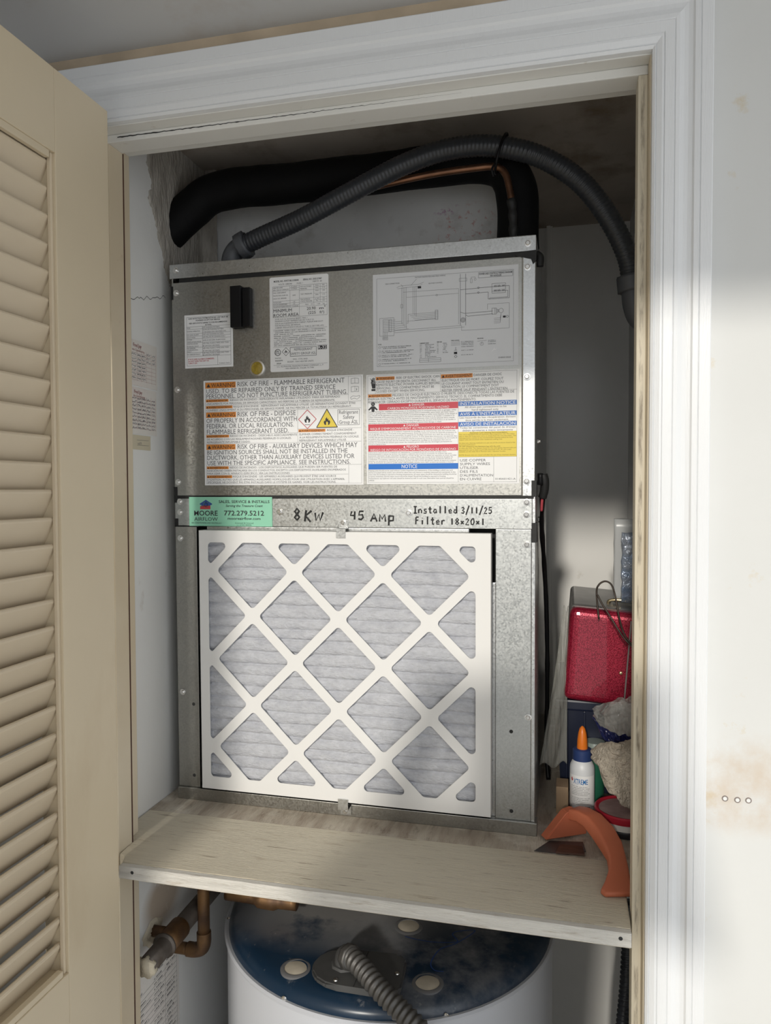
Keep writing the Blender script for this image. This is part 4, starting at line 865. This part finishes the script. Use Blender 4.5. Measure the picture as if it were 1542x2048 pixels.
# ------------------------------------------------------------------ paper on the side wall
def on_wall(y0, ztop, curl=0.): return lambda x, d, t: (-.0245 + t + curl * (x / .08) ** 3 * .01 + .0004 * math.sin(x * 60), y0 + x, ztop - d)
def note(name, y0, zt, w, h, m, label, full):
    s = Sheet(name, w, h, m, None, on_wall(y0, zt)); tag(s.o, label, 'note')
    return s
s = note('service_note', -.105, .789, .0890, .0740, 'note', 'white form with red heading and pen entries, upper note on the closet side wall', True)
s.text('Fred Joy', .18, .07, .45, .15, 'pinkink', True); s.text('Air Conditioning', .15, .19, .55, .24, 'pinkink')
for q in range(8): s.line(.05, .28 + .085 * q, .95, .28 + .085 * q, 'pinkink', .0003)
for u in (.05, .30, .45, .62, .80, .95): s.line(u, .20, u, .90, 'pinkink', .0003)
for q in range(7):
    for u0, u1 in ((.06, .29), (.31, .44), (.46, .60)): s.scrawl(u0, .295 + .085 * q, u1, .345 + .085 * q)
for q in range(3): s.scrawl(.63, .22 + .085 * q, .78, .27 + .085 * q); s.scrawl(.82, .22 + .085 * q, .93, .27 + .085 * q)
s.done(NM)
s = note('service_note', -.105, .712, .0860, .0760, 'note', 'densely scribbled form with red heading, lower note on the closet side wall', True)
s.text('Fred Joy', .20, .06, .47, .13, 'pinkink', True); s.text('Air Conditioning', .17, .16, .57, .21, 'pinkink')
for q in range(9): s.line(.05, .24 + .08 * q, .95, .24 + .08 * q, 'pinkink', .0003)
for u in (.05, .30, .45, .62, .80, .95): s.line(u, .17, u, .90, 'pinkink', .0003)
for q in range(9):
    for u0, u1 in ((.06, .29), (.31, .44), (.46, .60), (.63, .78), (.82, .94)): s.scrawl(u0, .20 + .08 * q, u1, .26 + .08 * q)
s.done(NM)
s = note('paper_tag', -.100, .634, .060, .024, 'yellownote', 'small yellowed paper tag under the two notes', True)
s.line(.3, .35, .9, .32, 'pen', .0004); s.line(.3, .70, .9, .68, 'pen', .0004); s.scrawl(.32, .45, .55, .65); s.done(NM)
s = note('instruction_sheet', -.135, -.262, .168, .30, 'note', 'printed instruction sheet stuck to the lower closet side wall below the shelf', True)
for q in range(30):
    v0 = .03 + .031 * q
    if q > 2: s.line(.05, v0 + .018, .95, v0 + .018, 'greyink', .0004)
    for u0, u1 in ((.08, .45), (.50, .68), (.74, .92)):
        if random.random() < .75: s.fuzz(u0, v0, u0 + (u1 - u0) * random.uniform(.5, 1), v0 + .010)
for u in (.05, .47, .71, .95): s.line(u, .12, u, .95, 'greyink', .0004)
s.done(NM)

# ------------------------------------------------------------------ things on the deck beside the unit
bin_ = tag(empty('storage_bin', (.71, .30, 0)), 'dark navy plastic bin under the red metal box', 'bin')
bm = bmesh.new(); bm_box(bm, (-.062, -.125, .001), (.080, .16, .158))
for v in bm.verts:
    if v.co.z < .05: v.co.x *= .9; v.co.y *= .95
bmesh.ops.bevel(bm, geom=bm.edges[:], offset=.006, segments=2, affect='EDGES'); from_bm('tub', bm, 'bluebin', bin_)
box('rim', (-.066, -.130, .150), (.084, .164, .170), 'bluebin', bin_, .004)
for x in (-.045, -.015, .02): box('rib', (x - .002, -.129, .02), (x + .002, -.120, .150), 'bluebin', bin_, .001)
# red metal box lying on the bin, tipped a little
rb = tag(empty('metal_box', (.727, .285, .1705), (0, .075, 0)), 'red hammered metal box with grey sides on the navy bin', 'box')
def rbox(name, a, b, m, bev, seg=4): return box(name, a, b, m, rb, bev, seg)
rbox('body', (-.069, -.118, .004), (.062, .14, .166), 'greymetal', .010)
rbox('front_cover', (-.070, -.150, .003), (.062, -.110, .165), 'redbox', .017, 6)
box('seam', (.030, -.1512, .016), (.0325, -.149, .152), 'greymetal', rb, .0006)
for x, z in ((.022, .062), (.046, .025)): lathe('rivet', [(0, .0022), (.0022, .0016), (.0032, 0)], 'brass', rb, 14, (x, -.150, z), 'Y')
tube('handle', [(-.004, -.070, .1665), (-.002, -.072, .172), (.01, -.074, .175), (.035, -.076, .175), (.05, -.078, .170)], .0028, 'brass', rb, 8, 8)
tube('handle', [(.0, -.050, .1665), (.004, -.052, .171), (.03, -.054, .173), (.05, -.056, .169)], .0020, 'brass', rb, 8, 8)
# wrapped package standing on the box
pk = tag(empty('wrapped_package', (.768, .215, .3365)), 'grey plastic package with crinkled clear wrap standing on the red box', 'package')
def crinkle(name, a, b, m, amp, par):
    bm = bmesh.new(); bm_box(bm, a, b); bmesh.ops.subdivide_edges(bm, edges=bm.edges[:], cuts=9, use_grid_fill=True)
    for v in bm.verts: v.co += Vector([amp * noise.noise(v.co * 60 + Vector((i * 9, 0, 0))) for i in range(3)])
    return from_bm(name, bm, m, par, True)
crinkle('backing', (-.022, .004, .002), (.020, .022, .152), 'pkg', .0012, pk); crinkle('clear_wrap', (-.010, -.010, .004), (.022, .006, .128), 'foil', .004, pk)
# bent wire looped over the box
tag(tube('bent_wire', [(.716, .112, .325), (.7125, .118, .368), (.716, .118, .382), (.726, .12, .388), (.736, .12, .383), (.742, .118, .366), (.7475, .110, .335), (.7530, .095, .312), (.762, .085, .296), (.775, .08, .287)], .0016, 'rust', None, 8, 6), 'dark bent wire looped in front of the red box', 'wire')
tag(tube('bent_wire', [(.7135, .112, .366), (.722, .108, .350), (.735, .102, .330), (.7475, .095, .310), (.757, .088, .297), (.772, .083, .283)], .0016, 'rust', None, 8, 6), 'straight dark wire slanting across the red box front', 'wire')
# hanging clear plastic beside the box
def hang(u, v):
    z = .335 - .27 * v; w = .010 + .036 * v ** 1.3; x = .664 - .016 * v + (u - .62) * w
    return (x, .150 - .02 * v + .006 * math.sin(u * 5 + v * 4) * (.3 + v) + .003 * noise.noise((u * 5, v * 9, 3)), z + .006 * math.sin(u * 9))
tag(grid('plastic_sheet', hang, 26, 40, 'bag2', None, True, .0006), 'clear plastic sheet hanging between the air handler and red box', 'plastic sheet')
# clear bag with navy print
bg = tag(empty('plastic_bag', (.742, .088, .128)), 'crumpled clear plastic bag with navy print above the beige rag', 'plastic bag')
ZT2 = [(0, .052), (.2, .066), (.5, .078), (.8, .083), (1, .086)]; ZB2 = [(0, .036), (.15, .020), (.4, .004), (.7, -.008), (1, -.018)]
def bagf(u, v):
    x = -.036 + .076 * u; zt, zb = lerp_tab(ZT2, u), lerp_tab(ZB2, u); z = zt + (zb - zt) * v
    f = noise.noise((u * 2.6 + v, v * 2.2, 5)); g = abs(noise.noise((u * 6 - v * 3, v * 5 + u * 2, 1))); h = abs(noise.noise((u * 13, v * 11, 7)))
    return (x + .005 * g, -.020 - .016 * math.sin(math.pi * (.2 + .6 * v)) + .016 * f + .014 * g + .006 * h + .028 * (1 - u) ** 5, z + .006 * noise.noise((u * 7, v * 2, 3)))
grid('clear_film', bagf, 40, 34, 'bag', bg, False, .0004)
def bandf(u, v):
    p = bagf(u, .70 + .34 * v); return (p[0], p[1] - .0012, p[2])
grid('printed_band', bandf, 40, 10, 'navyprint', bg, False, .0004)
def inn(u, v):
    th = 2 * math.pi * u; ph = math.pi * v; d = Vector((math.cos(th) * math.sin(ph), math.sin(th) * math.sin(ph), math.cos(ph))); r = 1 + .25 * noise.noise(d * 3)
    return (d.x * .026 * r + .010, d.y * .016 * r + .016, d.z * .030 * r + .032)
grid('white_contents', inn, 26, 18, 'tub', bg)
# beige rag hanging over the tub
ZB = [(0, .104), (.12, .100), (.20, .080), (.30, .069), (.42, .066), (.50, .052), (.62, .043), (.74, .038), (.86, .050), (1, .058)]
ZT = [(0, .118), (.15, .134), (.35, .147), (1, .150)]
def ragf(u, v):
    x = .708 + .076 * u; zt, zb = lerp_tab(ZT, u), lerp_tab(ZB, u); z = zt + (zb - zt) * v
    y = .040 - .016 * math.sin(math.pi * min(1, .15 + u)) + .030 * (1 - u) ** 6 + .018 * max(0, .25 - v) ** 1.0
    y += .0085 * noise.noise((u * 3.2 + v * 1.2, v * 2.4, 0)) + .005 * math.sin(u * 9 - v * 5) + .0016 * noise.noise((x * 170, z * 170, 3)) + .0010 * noise.noise((x * 420, z * 420, 8))
    return (x + .004 * noise.noise((u * 2, v * 5, 6)), y, z + .003 * noise.noise((u * 22, 1, 4)) * v)
rag = grid('terry_rag', ragf, 110, 120, 'rag', None, True, .007); tag(rag, 'crumpled beige terry rag hanging above the red tub lid', 'rag')
# tub with red lid
tb = tag(empty('paint_tub', (.7565, .052, .0)), 'white tub with a dusty red lid under the beige rag', 'tub')
lathe('bucket', [(0, .0005), (.0400, .0005), (.0420, .003), (.0425, .012), (.0430, .026), (.0400, .026)], 'tub', tb, 40)
lathe('dark_band', [(.0424, .002), (.0433, .004), (.0436, .011), (.0426, .013)], 'tubdark', tb, 40)
ld = lathe('lid', [(.0400, .024), (.0470, .0245), (.0480, .028), (.0480, .034), (.0462, .036), (.0440, .0358), (.0432, .0335), (.0405, .0325)], 'redlid', tb, 40)
lathe('lid_top', [(0, .0328), (.0410, .0328), (.0410, .0315)], 'lidtop', ld, 40)
# glue bottle
gl = tag(empty('glue_bottle', (.6905, .112, 0)), 'white glue bottle with blue collar and orange pointed cap', 'bottle')
lathe('bottle_body', [(0, .0004), (.0180, .0004), (.0205, .003), (.0205, .070), (.0198, .077), (.0165, .084), (.0140, .087), (.0140, .092)], 'gluewhite', gl, 36)
lathe('collar', [(.0138, .086), (.0158, .0862), (.0160, .088), (.0158, .1035), (.0140, .105), (.0, .105)], 'gluecap', gl, 30)
lathe('nozzle_cap', [(.0085, .104), (.0090, .106), (.0082, .120), (.0068, .131), (.0045, .139), (.0015, .1425), (0, .143)], 'nozzle', gl, 24)
def wrap(x, d, t): a_ = (x - .026) / .0207 - math.pi / 2 - .12; r = .0206 + t; return (r * math.cos(a_), r * math.sin(a_), .0640 - d)
bmw = bmesh.new(); prev = None
for k in range(25):
    a_ = bmw.verts.new(wrap(.052 * k / 24, 0, .0002)); b_ = bmw.verts.new(wrap(.052 * k / 24, .058, .0002))
    if prev: bmw.faces.new((prev[0], prev[1], b_, a_))
    prev = (a_, b_)
lab = from_bm('paper_label', bmw, 'sheet', gl)
class Wrap(Sheet):
    def __init__(s, o): s.w, s.h, s.place, s.t, s.ink, s.o = .052, .058, wrap, .0003, {}, o
s = Wrap(lab); s.text('XTREME', .26, .09, .72, .23, 'glueblue', True); s.rect(.38, .245, .58, .255, 'glueblue')
s.poly([(.16, .10), (.20, .06), (.24, .16), (.18, .18)], 'brick')
for q in range(12):
    if q != 6: s.fuzz(.18, .30 + .047 * q, .18 + (.62 if q < 10 else .3) * random.uniform(.85, 1), .318 + .047 * q)
s.rect(.70, .88, .82, .97, 'greyink'); s.done(NM)
# green container with a pale lid
gc = tag(empty('green_container', (.712, .160, 0)), 'small green container with a pale lid behind the glue bottle', 'container')
lathe('container_body', [(0, .0005), (.0155, .0005), (.0165, .004), (.0175, .084), (.0, .084)], 'green', gc, 30)
lathe('pale_lid', [(0, .104), (.0170, .103), (.0185, .100), (.0185, .083), (.0170, .0825)], 'paleglass', gc, 30)
# strip of cardboard standing by the unit
tag(box('cardboard_block', (.648, .085, .0004), (.668, .1245, .046), 'cardb', None, .001), 'brown cardboard block beside the glue bottle', 'cardboard')
# orange plastic arch
og = tag(empty('orange_bracket', (.70, -.05, 0)), 'bright orange curved plastic bracket lying over the shelf edge at the right jamb', 'bracket')
def sweep(name, secs, m, par, base):
    n = len(secs[0]); V = [tuple(Vector(p) - Vector(base)) for s_ in secs for p in s_]; F = []
    for i in range(len(secs) - 1):
        for k in range(n): F.append((i * n + k, i * n + (k + 1) % n, (i + 1) * n + (k + 1) % n, (i + 1) * n + k))
    F.append(tuple(range(n))[::-1]); F.append(tuple(range((len(secs) - 1) * n, len(secs) * n)))
    bm = bmesh.new(); vs = [bm.verts.new(v) for v in V]
    for f in F: bm.faces.new([vs[i] for i in f])
    bmesh.ops.recalc_face_normals(bm, faces=bm.faces)
    me = bpy.data.meshes.new(name); bm.to_mesh(me); bm.free(); o = link(name, me, m, par, True)
    md = o.modifiers.new('round', 'SUBSURF'); md.levels = 2; md.render_levels = 2
    return o
def band_sections(L):
    out = []
    for c, hw, ht in L:
        c, hw, ht = Vector(c), Vector(hw), Vector(ht)
        out.append([c - hw - ht, c + hw - ht, c + hw * .92 + ht, c - hw * .92 + ht])
    return out
L_ = [((.676, .006, .0385), (.010, .010, 0), (0, 0, .009)), ((.690, -.005, .0415), (.0105, .010, 0), (.001, -.001, .0092)), ((.704, -.020, .0405), (.0118, .0095, 0), (.003, -.002, .0090)), ((.718, -.043, .0345), (.0135, .008, 0), (.004, -.003, .0085)),
      ((.7285, -.070, .0275), (.0138, .006, 0), (.003, -.005, .008)), ((.7345, -.092, .0210), (.0128, .004, 0), (.001, -.006, .007)), ((.7365, -.112, .0140), (.0140, .003, 0), (0, -.005, .006)), ((.7340, -.135, .0085), (.0180, .004, 0), (0, -.002, .0052)), ((.7315, -.1535, .0055), (.0225, .005, 0), (0, -.001, .0042)), ((.7345, -.162, .0050), (.0190, .005, 0), (0, -.001, .0040))]
secs = band_sections(L_); n = 4
bm = bmesh.new(); base = Vector((.70, -.05, 0)); rows = [[bm.verts.new(p - base) for p in s_] for s_ in secs]
for i in range(len(rows) - 1):
    for k in range(4): bm.faces.new((rows[i][k], rows[i][(k + 1) % 4], rows[i + 1][(k + 1) % 4], rows[i + 1][k]))
bm.faces.new(rows[0][::-1]); bm.faces.new(rows[-1])
o = from_bm('long_leg', bm, 'orangep', og, True)
md = o.modifiers.new('round', 'BEVEL'); md.width = .0035; md.segments = 3; md.limit_method = 'ANGLE'; md.angle_limit = .8
F0 = [(.6345, -.0245, .0042), (.697, .012, .0042), (.690, .0, .040), (.679, -.001, .0460), (.666, -.006, .0420)]; bk = Vector((-.009, .015, 0))
bm = bmesh.new(); A0 = [bm.verts.new(Vector(p) - base) for p in F0]; B0 = [bm.verts.new(Vector(p) + bk - base) for p in F0]
bm.faces.new(A0); bm.faces.new(B0[::-1])
for k in range(5): bm.faces.new((A0[k], A0[(k + 1) % 5], B0[(k + 1) % 5], B0[k]))
bmesh.ops.bevel(bm, geom=bm.edges[:], offset=.0015, segments=2, affect='EDGES'); from_bm('short_leg', bm, 'orangep', og)
tag(prism('putty_knife_blade', [(.6185, -.056), (.6400, -.018), (.690, -.010), (.694, -.040), (.668, -.056)], .0002, .0012, 'blade'), 'dull steel blade lying under the orange bracket', 'blade')
tag(prism('wood_scrap', [(.650, -.0585), (.692, -.0555), (.689, -.030), (.656, -.032)], .0014, .0042, 'brownwood', None, .0006), 'dark brown wood scrap lying on the steel blade', 'wood scrap')

# ------------------------------------------------------------------ below the shelf
HC = (.344, .157)
ht = tag(empty('water_heater', (HC[0], HC[1], -ZD)), 'white water heater with a dusty navy lid under the shelf', 'water heater')
Z = lambda z: z + ZD
lathe('tank', [(0, .004), (.285, .004), (.298, .02), (.298, Z(-.262)), (.2985, Z(-.252)), (.302, Z(-.250)), (.303, Z(-.246)), (.300, Z(-.243)), (.292, Z(-.244))], 'tank', ht, 96)
lo = lathe('lid', [(0, Z(-.2165)), (.12, Z(-.2175)), (.22, Z(-.2195)), (.268, Z(-.2225)), (.284, Z(-.2265)), (.292, Z(-.233)), (.2955, Z(-.2445)), (.293, Z(-.252))], 'lid', ht, 96)
def lp(x, y, z): return (x - HC[0], y - HC[1], Z(z))
def lidz(x, y): r = math.hypot(x - HC[0], y - HC[1]); return lerp_tab([(0, -.2165), (.12, -.2175), (.22, -.2195), (.268, -.2225), (.284, -.2265)], r) + .0004
for x, y in ((.2462, -.0777), (.3989, .0684), (.4574, -.0642)):
    c = lathe('port_ring', [(.0185, -.001), (.0190, .0009), (.0225, .0009), (.0250, -.0005), (.0250, -.006)], 'ring', ht, 32, lp(x, y, lidz(x, y)))
    lathe('foam_plug', [(0, .0012), (.014, .0011), (.0190, -.0002), (.0190, -.003)], 'cream', c, 28, lp(x, y, lidz(x, y)))
pts = []
for cx_, cy_, r_, a0, a1 in ((.318, -.072, .045, 80, 280), (.400, -.092, .024, 270, 345), (.396, -.046, .024, 15, 95)):
    for k in range(9): an = math.radians(a0 + (a1 - a0) * k / 8); pts.append((cx_ + r_ * math.cos(an) - HC[0], cy_ + r_ * math.sin(an) - HC[1]))
pl = prism('cover_plate', pts, Z(-.221), Z(-.2105), 'dust', ht, .003)
prism('plate_seam', [(.352 - HC[0], -.116 - HC[1]), (.3535 - HC[0], -.116 - HC[1]), (.3535 - HC[0], -.026 - HC[1]), (.352 - HC[0], -.026 - HC[1])], Z(-.2106), Z(-.2102), 'dark', pl)
for x, y in ((.3218, -.106), (.4100, -.069)): lathe('plate_screw', [(0, .0018), (.0035, .0012), (.0042, 0)], 'steel', pl, 12, lp(x, y, -.2105))
for an in (250, 160, 200, 300): lathe('rim_screw', [(0, .0018), (.0035, .0012), (.0045, 0)], 'steel', ht, 12, lp(HC[0] + .2965 * math.cos(math.radians(an)), HC[1] + .2965 * math.sin(math.radians(an)), -.243), 'Y')
V = []; F = []
P = catmull([(.478, -.036, 0), (.4625, -.0357, 0), (.4545, -.0184, 0), (.4631, .0172, 0), (.4864, .0396, 0), (.513, .0823, 0), (.4873, .0750, 0), (.4769, .0632, 0), (.4874, .0443, 0), (.45, .034, 0), (.4174, .0343, 0), (.3995, .0372, 0)], 10)
for k, p in enumerate(P):
    t = (P[min(k + 1, len(P) - 1)] - P[max(k - 1, 0)]).normalized(); nn_ = Vector((-t.y, t.x, 0)) * .0009
    zz = -.2166 - .0026 * ((p.x - HC[0]) ** 2 + (p.y - HC[1]) ** 2) / .22 ** 2 * 1.0 + .0010
    V += [lp(p.x - nn_.x, p.y - nn_.y, zz), lp(p.x + nn_.x, p.y + nn_.y, zz)]
    if k: F.append((2 * k - 2, 2 * k, 2 * k + 1, 2 * k - 1))
from_py('pen_scrawl', V, F, 'navy', ht)
# flexible metal conduit into the heater
fc = tag(empty('metal_conduit', (.3246, -.0665, -.2105)), 'dusty ribbed flexible metal conduit rising from the water heater lid', 'conduit')
def fcp(P): return [tuple(Vector(p) - Vector((.3246, -.0665, -.2105))) for p in P]
tube('ribbed_hose', fcp([(.338, -.078, -.1905), (.352, -.090, -.1905), (.372, -.105, -.1950), (.394, -.122, -.2020), (.431, -.142, -.2150), (.469, -.160, -.2320), (.50, -.170, -.262), (.515, -.174, -.32), (.518, -.175, -.42)]), .016, 'flex', fc, 40, 16, lambda s, a: .0148 + .0015 * math.sin(s * 2 * math.pi / .0095))
tube('connector', fcp([(.3246, -.0665, -.2100), (.3252, -.067, -.200), (.330, -.071, -.193), (.342, -.081, -.1905)]), .0165, 'dust', fc, 6, 16)
tube('clamp', fcp([(.3310, -.072, -.1925), (.3400, -.0795, -.1908)]), .0195, 'flex', fc, 4, 8)
lathe('lock_nut', [(.0, .0035), (.021, .0035), (.023, .0), (.0, .0)], 'dust', fc, 8, fcp([(.3246, -.0665, -.2102)])[0])
# pipes in the lower left corner
cp2 = tag(empty('copper_elbow_pipe', (.030, .03, -.19)), 'brown copper pipe with an elbow coming down beside the water heater', 'pipe')
def cpp(P): return [tuple(Vector(p) - Vector((.030, .03, -.19))) for p in P]
tube('riser', cpp([(.0335, .02, -.032), (.0335, .02, -.262)]), .0108, 'copper2', cp2, 4, 14)
tube('elbow', cpp([(.0335, .02, -.250), (.0335, .02, -.268), (.029, .02, -.280), (.016, .02, -.2855), (.002, .02, -.2860)]), .0128, 'copper2', cp2, 8, 16)
tube('stub', cpp([(.004, .02, -.286), (-.025, .02, -.286)]), .0105, 'copper2', cp2, 3, 14)
ip = tag(empty('drain_pipe', (.010, -.05, -.222)), 'thick rusty grey pipe running forward under the shelf with a chipped open end', 'pipe')
tube('barrel', [(0, .26, .006), (0, .07, .002), (0, -.079, -.002)], .0160, 'iron', ip, 4, 20)
tube('collar', [(0, .028, .001), (0, -.022, 0)], .0190, 'copper2', ip, 3, 20)
tube('collar', [(0, -.022, 0), (0, -.026, 0)], .0205, 'iron', ip, 2, 20)
tube('chipped_end', [(0, -.074, -.002), (0, -.083, -.003)], .0172, 'pipewhite', ip, 3, 20, lambda s, a: .0165 + .0022 * math.sin(a * 7))
tag(tube('side_stub_pipe', [(-.025, -.052, -.214), (-.002, -.052, -.214)], .0095, 'copper2', None, 3, 14), 'short brown pipe stub coming out of broken plaster in the side wall', 'pipe')
def chip(u, v):
    a_ = 2 * math.pi * u; r = v * (.020 + .008 * noise.noise((math.cos(a_) * 2, math.sin(a_) * 2, 0)))
    return (-.0245 + .004 * v * (1 - v) * 4 * (.6 + noise.noise((u * 9, v * 5, 1))), -.052 + r * math.cos(a_) * 1.6, -.214 + r * math.sin(a_))
grid('broken_plaster', chip, 30, 8, 'pipewhite', bpy.data.objects['wall_left'])
tag(tube('brass_pipe_run', [(.065, .05, -.190), (.11, .05, -.1905), (.15, .05, -.1925), (.20, .05, -.192)], .0120, 'copper2', None, 6, 14, lambda s, a: .0135 + (.004 if .06 < s < .10 or .14 < s < .17 else 0)), 'brown brass pipe run just under the shelf above the water heater', 'pipe')
tag(tube('dark_ribbed_hose', [(.785, .30, -.25), (.782, .30, -.33), (.777, .29, -.42), (.768, .28, -.52), (.762, .28, -.66)], .014, 'conduit', None, 40, 12, lambda s, a: .0120 + .0016 * math.sin(s * 2 * math.pi / .009)), 'dark ribbed hose hanging behind the right jamb below the shelf', 'hose')
# wall anchors
for k, (x, z) in enumerate(((.8503, .1722), (.8641, .1718), (.8762, .1724))):
    o = lathe('wall_anchor', [(.0022, .0004), (.0026, .0009), (.0032, .0009), (.0037, 0)], 'plug', None, 18, (0, 0, 0), 'Y'); o.location = (x, YW, z)
    hole = lathe('anchor_hole', [(0, .0005), (.0023, .0005)], 'tub', o, 14, (0, 0, 0), 'Y')
    tag(o, ('round wall anchor nearest the casing, left of three in the wall', 'middle of the three round wall anchors beside the casing', 'rightmost of the three round wall anchors beside the casing')[k], 'wall anchor', 'wall anchors')

# ------------------------------------------------------------------ the person taking the picture, just behind the camera
def body(name, J, E, m, parent=None):
    me = bpy.data.meshes.new(name); me.from_pydata([j[0] for j in J], E, []); o = link(name, me, m, parent)
    sk = o.modifiers.new('skin', 'SKIN'); sk.use_smooth_shade = True
    for v, j in zip(me.skin_vertices[0].data, J): v.radius = (j[1], j[2]); v.use_root = (j is J[0])
    sb = o.modifiers.new('smooth', 'SUBSURF'); sb.levels = 1; sb.render_levels = 1
    return o
PX, PY = .500, -1.45
def q(x, y, z): return (PX + x, PY + y, z + (.115 if z > -.4 else 0))
J = [(q(0, 0, -.11), .17, .10), (q(0, 0, .09), .18, .10), (q(0, .01, .28), .19, .10), (q(0, .02, .40), .10, .07), (q(0, .03, .46), .065, .055), (q(0, .04, .56), .090, .09), (q(0, .04, .61), .085, .08),
     (q(-.17, .02, .34), .065, .055), (q(-.22, .10, .20), .055, .045), (q(-.12, .17, .46), .045, .04), (q(-.08, .18, .57), .05, .03), (q(.17, .02, .36), .070, .055), (q(.235, .06, .30), .055, .045), (q(.20, .12, .48), .045, .04), (q(.19, .14, .58), .05, .03),
     (q(-.085, 0, -.20), .085, .085), (q(-.09, .02, -.50), .06, .06), (q(-.09, -.02, -.87), .045, .045), (q(-.09, .08, -.915), .035, .03), (q(.085, 0, -.20), .085, .085), (q(.09, .02, -.50), .06, .06), (q(.09, -.02, -.87), .045, .045), (q(.09, .08, -.915), .035, .03)]
E_ = [(0, 1), (1, 2), (2, 3), (3, 4), (4, 5), (5, 6), (2, 7), (7, 8), (8, 9), (9, 10), (2, 11), (11, 12), (12, 13), (13, 14), (0, 15), (15, 16), (16, 17), (17, 18), (0, 19), (19, 20), (20, 21), (21, 22)]
tag(body('person', J, E_, 'shirt'), 'person with raised forearms standing in front of the closet, taking the picture', 'person')

# ------------------------------------------------------------------ lift everything from deck height to floor height
bpy.data.objects.remove(TXO); bpy.data.curves.remove(TXT)
for o in list(COL.objects):
    if o.parent is None and o.type in {'MESH', 'EMPTY'}: o.location.z += ZD
